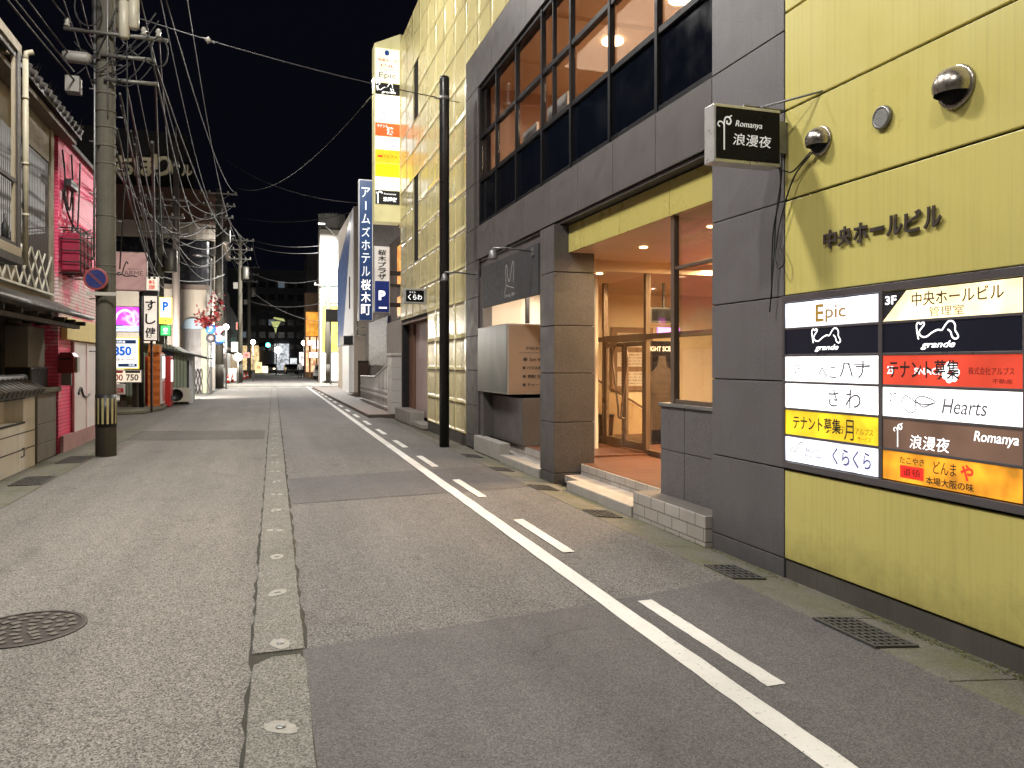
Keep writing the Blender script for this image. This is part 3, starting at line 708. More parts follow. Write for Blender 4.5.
GR = [(-.155, -.045), (-.165, .0), (-.17, .05), (-.155, .068), (-.14, .055), (-.125, .068), (-.115, .05), (-.15, .005), (-.135, -.025), (-.10, -.03), (-.06, -.005), (-.02, .012), (.01, .01), (.03, .035), (.055, .062), (.085, .06), (.10, .035), (.10, .005), (.115, -.02), (.12, -.04), (.10, -.05), (.08, -.035), (.07, -.005), (.05, .012)]
def grande(p, cx, cz, k=1.0):
    mb = MB(); stroke(mb, [(cx+.06*k+a*k, cz+.028+b*k*.9) for a, b in GR], .0048*k, Y_-.0015)
    put(mb, 'grande', cx+.04*k, cz-.052, .24*k, .05*k, Y_, .012, .35, thick=.001); mb.obj('lettering', wl, p)
p, x, z = dpanel(0, 0, 'lav', 'lavender panel with gold lettering'); T_(p, [('E', x-.09, z, .085, .125, .018), ('pic', x+.07, z-.012, .20, .115, .006)], gold); T_(p, [('3F', x-.37, z+.02, .045, .045, 0)], pale)
p, x, z = dpanel(0, 1, 'nav', 'black panel with white line drawing'); grande(p, x-.06, z)
p, x, z = dpanel(0, 2, 'w'); T_(p, [('2F', x-.33, z, .075, .07, .004)], pale); mb = MB(); put(mb, 'ぺこ', x-.01, z-.02, .18, .085, Y_, .004, thick=.001); put(mb, 'ハナ', x+.25, z, .28, .12, Y_, .004, thick=.001); stroke(mb, [(x+.16, z+.04), (x+.28, z+.035), (x+.40, z+.03)], .004, Y_-.0015); mb.obj('lettering', ink_g, p)
p, x, z = dpanel(0, 3, 'w'); T_(p, [('2F', x-.37, z+.03, .05, .045, .0)], pale); T_(p, [('Lounge', x-.16, z-.02, .17, .04, .0, .3)], pale); T_(p, [('さ', x+.05, z, .1, .12, .006), ('わ', x+.24, z, .14, .13, .006)], ink_g)
p, x, z = dpanel(0, 4, 'yel', 'yellow panel with black lettering'); T_(p, [('テナント募集', x-.13, z+.005, .5, .105, .012), ('月', x+.20, z-.01, .09, .14, .0), ('お', x+.125, z-.01, .05, .06, 0)], ink_k); T_(p, [('アルプス', x+.34, z-.01, .16, .045, 0), ('サービス', x+.34, z-.06, .12, .03, 0)], mat('amber_lettering', (.4, .26, .01), .5))
p, x, z = dpanel(0, 5, 'lav', 'pale blue-white panel with blue lettering'); T_(p, [('くらくら', x+.22, z, .36, .12, .012)], lilac); T_(p, [('NIGHT', x-.17, z+.01, .13, .03, 0), ('RELAX BAR', x-.16, z-.03, .18, .016, 0)], pale); mb = MB(); stroke(mb, [(x-.42, z-.03), (x-.38, z+.02), (x-.36, z-.02), (x-.31, z+.05), (x-.27, z+.06)], .004, Y_-.0015); mb.obj('emblem', pale, p)
p, x, z = dpanel(1, 0, 'crm', 'cream panel with black corner flash and brown lettering'); 
g = MB(); xa = .0225; g.add([(xa, Y_, z-H6/2+.0095), (xa+.19, Y_, z+H6/2-.0095), (xa, Y_, z+H6/2-.0095)], [(0, 1, 2)]); fl = g.obj('corner_flash', ink_k, p); T_(p, [('3F', xa+.065, z+.04, .09, .055, .02)], wl, .002); T_(p, [('中央ホールビル', x+.06, z+.03, .62, .085, .01)], mat('umber_lettering', (.14, .08, .035), .5)); T_(p, [('管理室', x, z-.052, .24, .058, .0)], mat('tan_lettering', (.25, .17, .09), .5))
p, x, z = dpanel(1, 1, 'nav', 'black panel with larger white line drawing'); grande(p, x-.1, z, 1.02)
p, x, z = dpanel(1, 2, 'red', 'red panel with black lettering'); T_(p, [('テナント募集', x-.17, z+.005, .52, .115, .014)], ink_k); T_(p, [('SNACK', x-.12, z-.005, .22, .04, .02), ('25', x-.42, z, .05, .05, .02)], glow_w, .0006); mb = MB()
for k in range(7): a = 2*PI*k/7; disc(mb, x+.03+.04*math.cos(a), z-.01+.04*math.sin(a), .024, .024, Y_-.0008)
mb.obj('flower', glow_w, p); T_(p, [('株式会社アルプス', x+.29, z+.0, .28, .042, 0), ('不動産', x+.36, z-.055, .12, .025, 0)], mat('maroon_lettering', (.22, .02, .015), .5))
p, x, z = dpanel(1, 3, 'w'); T_(p, [('2F', x-.40, z+.03, .06, .055, 0)], ink_g); T_(p, [('Hearts', x+.12, z-.005, .30, .09, .006, .25)], ink_g); T_(p, [('Amusement bar', x+.12, z+.065, .22, .018, 0), ('by Sawa', x+.12, z-.075, .11, .02, 0)], pale)
mb = MB(); stroke(mb, [(x-.30, z+.04), (x-.33, z+.0), (x-.27, z-.06), (x-.22, z-.04), (x-.22, z+.02), (x-.17, z+.045), (x-.08, z+.02), (x-.10, z), (x-.2, z), (x-.26, z+.03), (x-.31, z+.05)], .0038, Y_-.0015); stroke(mb, [(x-.22, z+.02), (x-.16, z-.02), (x-.09, z+.01)], .0034, Y_-.0015); mb.obj('emblem', ink_g, p)
def romanya_mark(mb, x, z, k, y):
    stroke(mb, [(x, z-.62*k), (x, z+.15*k), (x, z+.3*k), (x+.05*k, z+.45*k), (x+.18*k, z+.48*k), (x+.26*k, z+.36*k), (x+.2*k, z+.25*k), (x+.1*k, z+.28*k), (x+.12*k, z+.36*k)], .028*k, y)
    stroke(mb, [(x, z+.2*k), (x-.08*k, z+.3*k), (x-.2*k, z+.3*k), (x-.24*k, z+.2*k), (x-.16*k, z+.14*k)], .022*k, y); stroke(mb, [(x+.18*k, z+.48*k), (x+.3*k, z+.55*k)], .02*k, y)
p, x, z = dpanel(1, 4, 'brn', 'brown panel with white lettering'); mb = MB(); romanya_mark(mb, x-.36, z, .13, Y_-.001); put(mb, '浪漫夜', x-.12, z-.035, .29, .085, Y_, .0, .12, thick=.001); put(mb, 'Romanya', x+.32, z+.03, .27, .075, Y_, .006, .2, thick=.001); mb.obj('lettering', wl, p)
p, x, z = dpanel(1, 5, 'org', 'orange panel with red and black lettering'); T_(p, [('たこやき', x-.25, z+.045, .19, .042, .0), ('本場大阪の味', x+.02, z-.055, .33, .048, .008), ('どんま', x-.01, z+.03, .16, .075, .0)], ink_k); T_(p, [('や', x+.14, z+.025, .085, .095, .03)], red_e)
g = MB(); g.box(x-.34, x-.16, .002, .0036, z-.065, z+.012); g.obj('red_stamp', red_e, p); T_(p, [('道頓', x-.25, z-.026, .13, .05, 0)], mat('dark_red_lettering', (.12, .01, .01), .5), .0025)
# building name letters
t = thing('building_name', 'dark metal raised building name letters on the yellow wall above directory', 'lettering', (FX-.004, 4.0, 2.47), FACE_L)
for i, ch in enumerate('中央ホールビル'):
    mb = MB(); put(mb, ch, -.455+.145*i, .0, .128 if ch not in 'ー' else .115, .13 if ch != 'ー' else .028, y=-.006, bold=.02, thick=.012)
    mb.obj('letter', mat('bronze_letter', (.11, .09, .085), .4, .6), t)
# vents
hood_m = mat('stainless_hood', (.42, .38, .34), .3, .9, .15, 8)
def hood(label, y, z, r):
    t = thing('vent_hood', label, 'vent', (FX-.002, y, z), FACE_L, 'round vents on the yellow wall')
    g = MB(); g.lathe([(r, .0), (r, -.012), (r*.95, -.02), (r*.9, -.02)], seg=28, axis='y'); g.obj('flange', hood_m, t)
    g = MB(); n, k = 22, 10; vs = []                 # quarter dome over the duct, mouth open downwards
    for j in range(k+1):
        el = -.42+(PI/2+.42)*j/k
        for i in range(n+1):
            az = PI*i/n
            vs.append((r*.9*math.cos(el)*math.cos(az), -.02-r*.95*math.cos(el)*math.sin(az), r*.9*math.sin(el)))
    g.add(vs, [(j*(n+1)+i, j*(n+1)+i+1, (j+1)*(n+1)+i+1, (j+1)*(n+1)+i) for j in range(k) for i in range(n)], 0, True)
    g.obj('scoop', hood_m, t)
    g = MB(); g.lathe([(r*.82, -.0215), (r*.82, -.0225), (.002, -.0225)], seg=24, axis='y'); g.obj('duct', joint, t); return t
hood('stainless vent hood nearest the projecting black sign on yellow wall', 4.56, 3.19, .105)
hood('stainless vent hood at upper right of the yellow wall', 3.43, 3.19, .125)
t = thing('wall_vent', 'flat round grey vent cap between the two scoop hoods', 'vent', (FX-.002, 3.98, 3.18), FACE_L)
g = MB(); g.lathe([(.075, 0), (.075, -.022), (.066, -.03), (.058, -.03), (.058, -.02), (.002, -.02)], seg=28, axis='y'); g.obj('ring', steel_d, t)
g = MB()
for k in range(-4, 5): x_ = k*.0115; l = math.sqrt(max(0, .056**2-x_**2)); g.box(-l, l, -.026, -.0205, x_-.003, x_+.003)
g.obj('slats', grey_p, t)
# projecting black sign
t = thing('projecting_sign', 'black projecting sign with white swirl and lettering on grey column', 'sign', (3.42, 4.9, 3.075), .0)
PS = t; WS, HS = .36, .44
g = MB(); g.box(-.29, .285, -.005, .13, .0, .43); g.obj('case', mat('sign_case', (.55, .54, .53), .35, .5, .1, 6), t, bev=.01)
g = MB(); g.box(-.275, .275, -.012, -.006, .025, .405); g.obj('face', black_g, t, bev=.003)
mb = MB(); romanya_mark(mb, -.21, .225, .22, -.0135); put(mb, 'Romanya', .0, .285, .23, .058, -.013, .0, .25); put(mb, '浪漫夜', .03, .175, .33, .088, -.013, .0, .1); mb.obj('lettering', emit('soft_white_lettering', (.8, .8, .82), .38), t)  # faint glow put into the letters, the sign itself is unlit
g = MB(); g.tube([(.0, .05, .42), (.0, .05, .455), (.38, .08, .46)], .01, 6).tube([(.15, .05, .455), (.385, -.35, .47)], .008, 6); g.box(.285, .375, .03, .1, .12, .36); g.obj('bracket', steel_d, t)
# loose cables hanging by it
t = thing('sign_cable', 'loose black cables hanging from the projecting black sign', 'cable', (3.78, 5.0, 3.0))
for pts in ([(0, .12, .2), (-.02, -.02, .28), (-.03, -.06, .05), (-.02, .02, -.25), (-.02, .05, -.6), (-.02, .1, -1.0)], [(-.01, -.38, .12), (-.03, -.2, -.02), (-.03, -.05, -.3), (-.02, .02, -.5), (-.04, .0, -.62), (-.05, -.06, -.68), (-.03, -.09, -.62), (-.02, -.02, -.5)], [(-.01, .05, .3), (-.06, -.06, .2), (-.05, -.07, -.1), (-.02, .06, -.4), (-.02, .08, -.9)], [(-.01, -.36, .13), (-.03, -.2, .03), (-.03, -.1, .05), (-.02, 0, .1)]):
    g = MB(); g.tube(smooth2(pts), .006, 6); g.obj('strand', cable_m, t)
# =================================================================== second bay things
t = thing('menu_box', 'brown and pale menu display box projecting beside the entrance column', 'display box', (3.79, 12.0, 1.08))
g = MB(); g.box(0, 1.0, 0, 1.84, 0, 1.17); g.obj('box', mat('menu_frame', (.30, .28, .26), .4, .3), t, bev=.01)
g = MB(); g.box(.03, .98, -.006, -.001, .03, 1.14); f = g.obj('menu_face', mat('tan_face', (.22, .155, .11), .6, 0, .1, 2), t)
letters([('Bar', .62, .93, .13, .15, -.012, .2), ('MENU', .5, .76, .34, .05, -.004), ('● Set ¥3500', .52, .58, .5, .06), ('● ハウスボトル 60分', .56, .44, .6, .06), ('● 焼酎 各種', .46, .30, .4, .06), ('● チャージ ¥1500', .54, .16, .56, .06)], ink_k, f, -.0075)
mb = MB(); quad(mb, .2, .9, .685, .692, -.0075); mb.obj('rule', ink_k, f)
m, nt, b_ = nt_new('etched_forest'); w_ = noise(nt, pos(nt, (1.5, 2.4, 1.1)), 1.6, 3, .5); L(nt, ramp(nt, w_, [(.30, (.075, .08, .07)), (.55, (.095, .10, .09)), (.75, (.12, .128, .112))]), b_.inputs['Base Color']); b_.inputs['Roughness'].default_value = .3; MATS['etched_forest'] = m
g = MB(); g.box(-.006, -.001, .03, 1.81, .03, 1.14); g.obj('picture_face', m, t)
t = thing('bar_banner', 'dark banner board with faint white drawing above the menu box', 'banner', (3.82, 12.1, 2.6), FACE_L)
g = MB(); g.box(-1.45, 1.55, -.02, .02, 0, .75); g.obj('board', mat('charcoal_board', (.035, .036, .04), .6, 0, .15, 4), t, bev=.005)
mb = MB(); stroke(mb, [(-.1, .15), (.0, .28), (-.02, .55), (.04, .6), (.1, .4), (.2, .34), (.35, .62), (.42, .55), (.38, .3)], .009, -.022); stroke(mb, [(.0, .28), (.2, .24), (.42, .2)], .006, -.022); put(mb, 'Dining Bar', .2, .1, .6, .07, -.022, -.01, .3); mb.obj('drawing', grey_p, t)
def spot(label, y, x0, z0, x1, y1):
    t = thing('sign_spotlight', label, 'spotlight', (3.79, y, 3.25), 0, 'arm spotlights over the bar banner')
    g = MB(); g.tube([(0, 0, 0), (-.45, -.05, .03), (-.62, -.02, .02)], .014, 8); g.box(-.01, .012, -.05, .05, -.06, .06); g.obj('arm', steel_d, t)
    g = MB(); g.lathe([(.02, .0), (.05, -.03), (.075, -.13), (.07, -.14), (.002, -.12)], (-.62, -.02, .0), 16); g.obj('lamp_head', steel_d, t)
spot('nearer arm spotlight over dark bar banner', 10.75, 0, 0, 0, 0); spot('farther arm spotlight at the left end of bar banner', 13.9, 0, 0, 0, 0)
# bar wall lights inside bay
# =================================================================== steel pole
g = MB(); g.lathe([(.095, -.02), (.095, 7.0), (.09, 7.05), (.002, 7.05)], seg=24)
t = thing('steel_pole', 'plain black steel pole standing at the road edge before yellow building', 'pole', (3.27, 14.34, .0)); g.obj('shaft', mat('black_pole', (.022, .020, .020), .35, .3, .15, 3), t)
g = MB(); g.lathe([(.1, 6.6), (.1, 6.67)], seg=20); g.tube([(-.1, 0, 6.63), (-.2, 0, 6.63)], .012, 6).tube([(.1, 0, 6.61), (.3, .02, 6.6)], .008, 6); g.obj('clamp', steel_d, t)
# =================================================================== tower sign at the far corner
t = thing('tower_sign', 'tall back-lit tower sign of stacked tenant panels at building corner', 'lit sign', (3.07, 22.4, 6.2))
TSW = .70; k_ = (10.75-6.21)/(205-47)
g = MB(); g.box(-.03, TSW+.03, .0, .5, -.5, 4.58); g.prism([(-.03, 4.58), (TSW+.03, 4.58), (TSW+.03, 5.02), (-.03, 4.66)], 0, .5, 'y'); g.obj('case', emit('cream_case', (.85, .78, .42), .33, (.7, .66, .36)), t, bev=.01)
g = MB(); g.box(TSW+.03, TSW+.13, .0, .3, -.6, 5.0); g.obj('side_trim', yellow_gloss, t)
bd = [47, 68, 82, 94, 108, 122.5, 136, 149.5, 163, 177, 190.5, 205]
tw = dict(em); tw['bk'] = emit('panel_black_lit', (.02, .02, .02), .5)
tw2 = {'w': emit('tower_white', (1, .98, .95), 1.9), 'c': emit('tower_cream', (1, .95, .72), 1.0), 'r': emit('tower_red', (1, .12, .03), 1.2), 'o': emit('tower_orange', (1, .42, .02), 1.5), 'y': emit('tower_yellow', (1, .72, .01), 1.6), 'k': emit('tower_black', (.015, .015, .015), .6), 'n': emit('tower_bluewhite', (.9, .93, 1), 1.3)}
cont = [('c', [('中央ホール', .35, -.05, .55, .09, .02), ('ビル', .35, -.2, .4, .09, .02)], red_e), ('c', [('Epic', .35, 0, .5, .2, 0)], ink_g), ('k', None, None), ('w', [('ぺこハナ', .38, 0, .45, .09, 0)], pale), ('n', [('Hearts', .48, 0, .3, .09, 0, .2)], ink_g),
        ('r', [('テナント', .2, .1, .3, .09, .02), ('漢', .42, -.03, .2, .22, .04)], glow_w), ('n', [('し', .5, 0, .12, .22, .0), ('わ', .35, -.05, .1, .1, 0)], ink_b), ('o', [('アルプス', .42, 0, .4, .08, 0)], mat('tower_brown_lettering', (.35, .08, .01), .5)), ('y', [('月', .35, .08, .12, .14, 0), ('アルプ', .35, -.1, .35, .1, .0)], mat('tower_olive_lettering', (.3, .2, .02), .5)), ('w', [('くらくら', .42, -.04, .45, .12, .01)], lilac), ('k', [('浪漫夜', .42, -.05, .4, .13, .03), ('Romanya', .42, .1, .35, .06, .0)], wl)]
for i, (k, ls, im) in enumerate(cont):
    za = (205-bd[i+1])*k_+.012; zb = (205-bd[i])*k_-.012
    g = MB(); g.box(.0, TSW, -.02, -.001, za, zb); p = g.obj('name_panel', tw2[k], t); zc = (za+zb)/2
    if ls: letters([(s[0], s[1], zc+s[2], *s[3:]) for s in ls], im, p, -.0215, thick=.001)
    if i == 2: mb = MB(); stroke(mb, [(.32+a*1.7, zc+.03+b*2.2) for a, b in GR], .012, -.0225); put(mb, 'grande', .38, zc-.1, .42, .09, -.022, .01, .3, thick=.001); mb.obj('lettering', wl, p)
    if i == 0: mb = MB(); disc(mb, .33, zc+.17, .07, .08, -.0215); mb.obj('emblem', ink_b, p)
    if i == 7: mb = MB(); quad(mb, .06, .2, zc-.03, zc+.02, -.0215); mb.obj('red_mark', red_e, p)
    if i == 4: mb = MB(); stroke(mb, [(.1, zc+.08), (.05, zc), (.18, zc-.14), (.3, zc), (.24, zc+.1), (.16, zc+.05), (.1, zc+.08)], .01, -.0215); mb.obj('emblem', pale, p)
    if i == 10: mb = MB(); stroke(mb, [(.07, zc-.18), (.07, zc+.1), (.12, zc+.16), (.2, zc+.12)], .018, -.0222); stroke(mb, [(.07, zc+.08), (.0+.02, zc+.14)], .014, -.0222); mb.obj('emblem', wl, p)
# small black kura sign
t = thing('projecting_sign', 'small black projecting sign with white kana in grey frame', 'sign', (3.2, 18.6, 2.99), 0)
ysg = 18.6; xa, zb = YP(404, 288, ysg); xb, za = YP(425, 304, ysg); t.location = (xa, ysg, za); ROOT[t] = Matrix.Translation(t.location)
g = MB(); W_, H_ = xb-xa, zb-za; g.box(0, W_+.02, 0, .12, 0, H_); g.obj('case', grey_p, t, bev=.008)
g = MB(); g.box(.05, W_-.03, -.006, -.001, .05, H_-.05); g.obj('face', black_g, t); letters([('くらわ', W_*.52, H_*.43, W_*.66, H_*.36, .01), ('ナイト', W_*.4, H_*.74, W_*.3, H_*.12, 0)], glow_w, t, -.0075)

rm = random.Random(21)
mossm = [mat('moss_green', (.075, .085, .025), .95, 0, .4, 12), mat('moss_dry', (.10, .09, .04), .95, 0, .4, 12)]
def moss(xf, ya, yb, n, w):
    g = MB()
    for i in range(n):
        y = rm.uniform(ya, yb); x = xf+rm.gauss(0, w); s_ = rm.uniform(.003, .009); a = rm.uniform(0, 6.3)
        if math.sin(y*2.3)+math.sin(y*5.1+1)*.6 < rm.uniform(-1.2, .8): continue
        g.add([(x+s_*math.cos(a+q*2.09)*rm.uniform(.6, 1.2), y+s_*math.sin(a+q*2.09)*1.4, -.042-.1*(x-3.755)+rm.uniform(.0, .008)) for q in range(3)], [(0, 1, 2)], 0 if rm.random() < .6 else 1)
    o = g.obj('moss', mossm); o['kind'] = 'stuff'; return o
o = moss(3.755, 1.5, 13.8, 9000, .03); o['label'] = 'green moss clumps along the foot of yellow building'; o['category'] = 'moss'
# =================================================================== left: old plaster house
plaster = mat('beige_plaster', (.27, .235, .18), .85, 0, .15, 1.2, streak=.3, fine=.1)
plaster_g = mat('grey_plaster', (.16, .145, .13), .85, 0, .18, 1.5, streak=.3)
white_pl = mat('white_plaster', (.60, .58, .545), .85, 0, .15, 1.5, streak=.4)
woodk = mat('dark_timber', (.028, .022, .018), .6, 0, .3, 5)
tilek = mat('roof_tile', (.055, .052, .05), .5, 0, .35, 5, fine=.2)
cedar = ribs('ribbed_dark_board', (.04, .037, .036), .09, .012, 1, .5, .55)
Hs = thing('plaster_house', 'old two storey plaster house with tiled roof and white lattice at left', 'house', (-3.5, 11, 0))
g = MB(); g.box(-9, -3.55, 6, 15.1, 2.6, 5.75); g.box(-9, -3.8, 6, 13.1, 0, 2.6).box(-9, -3.8, 14.3, 15.1, 0, 2.6); g.box(-9, -4.2, 13.1, 14.3, 0, 2.6); g.box(-3.56, -3.46, 14.93, 15.12, 2.4, 5.6); g.box(-3.55, -3.47, 6, 14.93, 2.47, 2.74); g.box(-3.55, -3.49, 13.3, 14.93, 5.02, 5.6)
g.obj('wall', plaster, Hs, world=True, bev=.01)
g = MB(); g.box(-3.55, -3.50, 13.36, 14.92, 2.78, 5.0); g.obj('board_panel', cedar, Hs, world=True)
g = MB(); g.prism([(-3.2, 5.70), (-3.2, 5.80), (-6.2, 7.1), (-9.2, 5.80), (-9.2, 5.7), (-6.2, 6.98)], 5.5, 15.95, 'y'); 
y = 5.7
while y < 15.9: g.tube([(-3.14, y, 5.78), (-6.2, y, 7.1)], .055, 6); y += .27
rf = g.obj('roof', tilek, Hs, world=True)
g = MB(); g.box(-3.52, -3.28, 5.6, 15.9, 5.60, 5.68); g.obj('eave_board', mat('weathered_board', (.13, .10, .075), .7), rf, world=True)
g = MB(); rw = random.Random(5)
for i in range(150):
    y = rw.uniform(8, 15.9); x = rw.uniform(-3.5, -3.15); z = 5.78; a = rw.uniform(-.5, .5); h = rw.uniform(.06, .28)
    g.add([(x, y-.008, z), (x, y+.008, z), (x+rw.uniform(-.05, .12), y+a*h, z+h)], [(0, 1, 2)])
wd = g.obj('weeds', mat('dry_weeds', (.14, .12, .06), .9), rf, world=True)
g = MB(); g.prism([(-3.55, 2.62), (-2.96, 2.36), (-2.96, 2.42), (-3.55, 2.70)], 6, 15.5, 'y'); g.tube([(-2.94, 6, 2.40), (-2.94, 15.52, 2.40)], .035, 8); pr_ = g.obj('pent_roof', tilek, Hs, world=True)
g = MB()
y = 6.3
while y < 15.4: g.box(-3.8, -3.02, y, y+.06, 2.26, 2.33); y += .75
g.box(-3.2, -3.1, 6, 15.3, 2.2, 2.26); g.obj('rafter', woodk, pr_, world=True)
# white diagonal lattice
g = MB(); latw = mat('lattice_white', (.60, .58, .50), .6, 0, .12, 5); step = .40
for s_ in (1, -1):
    y = 8.6
    while y < 14.85:
        a, b = (y, 2.77), (y+s_*.62, 3.4)
        pts = [(a[0], a[1]), (b[0], b[1])]
        if min(a[0], b[0]) > 8.2 and max(a[0], b[0]) < 14.92:
            x_ = -3.435 if s_ > 0 else -3.425
            g.prism([(a[0]-.034, a[1]), (a[0]+.034, a[1]), (b[0]+.034, b[1]), (b[0]-.034, b[1])], x_, x_+.012, 'x')
        y += step
g.box(-3.46, -3.41, 8.2, 14.93, 2.742, 2.775); g.obj('lattice', latw, Hs, world=True)
g = MB(); g.box(-3.548, -3.50, 6.5, 14.92, 2.745, 2.779); g.obj('lattice_sill', woodk, Hs, world=True)
# open balcony frame standing proud of the wall, ribbed boards behind, bottles on its sill
g = MB(); g.box(-3.55, -3.50, 7, 12.9, 3.0, 5.0); g.obj('board_panel', MATS['ribbed_dark_board'], Hs, world=True)
BX = -3.05; fyr, fzt = XP(22, 46, BX); fzb = XP(22, 258, BX)[1]
g = MB(); f_ = mat('bay_frame', (.27, .23, .16), .6, 0, .15, 4)
g.box(BX-.06, BX, 6, fyr, fzt-.13, fzt).box(BX-.14, BX, 6, fyr, fzb, fzb+.12).box(BX-.5, BX-.14, fyr-.08, fyr, fzt-.13, fzt).box(BX-.5, BX-.14, fyr-.08, fyr, fzb, fzb+.12); wn = g.obj('balcony_frame', f_, Hs, world=True, bev=.006)
g = MB(); g.box(BX-.08, BX-.005, fyr-.17, fyr-.04, fzb+.12, fzt-.13).box(BX-.06, BX-.02, 6, fyr-.17, fzb+.12, fzb+.17).box(BX-.06, BX-.02, 6, fyr-.17, fzb+.95, fzb+1.0).box(BX-.06, BX-.02, 6, fyr-.17, fzt-.22, fzt-.17).box(BX-.16, BX+.01, 6, fyr+.02, fzb-.10, fzb-.003); g.obj('sash', woodk, wn, world=True)
g = MB(); g.box(BX-.055, BX-.025, fyr-.26, fyr-.175, fzb+.17, fzt-.22); g.obj('inner_post', f_, wn, world=True)
by_ = [XP(px, 240, BX-.1)[0] for px in (5, 9, 15, 18.5)]
for i, (y, h, r, ml, lb) in enumerate(zip(by_, (.40, .2, .13, .15), (.045, .05, .04, .045), (black, black, white_p, white_p), ('tall dark bottle standing on balcony frame sill of old house', 'short dark jar standing beside tall dark bottle on the sill', 'smaller white jar on the balcony frame sill of old house', 'wider white jar at the right end of balcony frame sill'))):
    zb_ = fzb+.12; g = MB(); g.lathe([(r, zb_), (r, zb_+h*.6), (r*.4, zb_+h*.78), (r*.4, zb_+h)], (BX-.1, y, 0), 12); tag(g.obj('bottle', ml), lb, 'bottle')
px_y = XP(25.5, 150, -3.10)[0]
g = MB(); g.tube([(-3.10, px_y, fzt-.05), (-3.10, px_y, fzb-.05)], .036, 12)
for z in (3.6, 4.3, 5.2): g.lathe([(.042, z), (.042, z+.04)], (-3.10, px_y, 0), 14)
g.tube([(-3.10, px_y, fzt-.05), (-3.1, px_y+.04, fzt+.05), (-3.02, px_y+.06, fzt+.08)], .036, 10); g.obj('downspout', mat('cream_pipe', (.32, .29, .21), .5, 0, .1, 5), Hs, world=True)
g = MB(); g.box(-3.98, -3.92, 13.1, 14.3, 0, 2.5); dr = g.obj('door', woodk, Hs, world=True); g = MB(); g.box(-3.92, -3.9, 13.3, 13.9, .9, 1.9); g.obj('pane', black_g, dr, world=True)
# garden wall
W = thing('garden_wall', 'low white garden wall with dark tiled coping at left edge', 'wall', (-3.4, 10, 0))
g = MB(); g.box(-3.75, -3.40, 6, 13.7, 0, .72).box(-3.75, -3.40, 6, 11.2, .72, 1.08).box(-3.75, -3.40, 13.1, 13.7, .72, 1.08).box(-3.75, -3.65, 11.2, 13.1, .72, 1.08); g.obj('wall', white_pl, W, world=True, bev=.008)
g = MB(); g.box(-3.40, -3.394, 6, 13.7, .31, .325).box(-3.40, -3.394, 6, 13.7, .56, .572).box(-3.40, -3.39, 11.15, 13.15, .70, .73).box(-3.40, -3.39, 11.15, 13.15, 1.07, 1.09); g.obj('groove', joint, W, world=True)
g = MB(); g.prism([(-3.95, 1.10), (-3.30, 1.10), (-3.30, 1.16), (-3.55, 1.30), (-3.65, 1.30), (-3.95, 1.16)], 6, 13.8, 'y')
y = 6.1
while y < 13.75: g.tube([(-3.27, y, 1.155), (-3.56, y, 1.32), (-3.64, y, 1.32), (-3.97, y, 1.155)], .06, 8); y += .21
g.tube([(-3.6, 6, 1.36), (-3.6, 13.85, 1.36)], .07, 10); g.obj('coping', tilek, W, world=True)
g = MB(); rs = random.Random(9)
for k in range(7):
    c = (rs.uniform(11.6, 12.8), rs.uniform(.82, 1.0)); pts = [(-3.645, c[0]+.12*math.cos(a)*rs.uniform(.4, 1.2), c[1]+.08*math.sin(a)) for a in (0, 1.5, 3, 4.5, 6)]
    g.tube(smooth2(pts), .012, 5)
g.obj('scrawl', ink_w, W, world=True)
g = MB(); g.tube([(-3.38, 12.9, .22), (-3.34, 12.9, .24), (-3.34, 12.9, .34)], .012, 6); g.lathe([(.03, .33), (.03, .36)], (-3.34, 12.9, 0), 10); g.obj('tap', steel_d, W, world=True)
# gate post
x0 = -3.9; P = thing('gate_post', 'grey stone clad gate post with cap between garden wall and pink shop', 'gate post', (-3.6, 14.6, 0))
g = MB()
for a, b in ((0, .28), (.285, .60), (.605, 1.10)): g.box(-4.02, -3.45, 14.05, 15.2, a, b)
g.obj('shaft', plaster_g, P, world=True, bev=.01)
g = MB(); g.box(-4.06, -3.38, 14.0, 15.28, 1.105, 1.19); g.obj('cap', mat('mossy_cap', (.12, .11, .08), .9, 0, .4, 6), P, world=True, bev=.02)
g = MB(); g.box(-4.0, -3.55, 14.1, 15.1, 1.19, 1.53); g.obj('lamp_box', black, P, world=True, bev=.02)
g = MB(); g.box(-3.98, -3.6, 14.12, 15.1, 1.53, 2.2); g.obj('top_block', plaster_g, P, world=True, bev=.01)
mb_ = mat('mailbox_red', (.22, .02, .03), .35, 0, .15, 6)
t = thing('mailbox', 'dark red metal mailbox on the corner of the pink shop', 'mailbox', (-3.33, 15.45, 1.42)); g = MB(); g.prism([(-.13, 0), (.13, 0), (.13, .3), (.09, .37), (-.09, .37), (-.13, .3)], -.12, .2, 'y'); g.obj('box', mb_, t, bev=.015)
g = MB(); g.box(-.09, .09, -.13, -.121, .24, .27); g.obj('slot', joint, t); g = MB(); g.box(.135, .17, -.05, .15, .02, .28); g.obj('flap', grey_p, t, bev=.005); g = MB(); g.box(-.11, .05, .05, .12, -.22, 0); g.obj('bracket', steel_d, t)
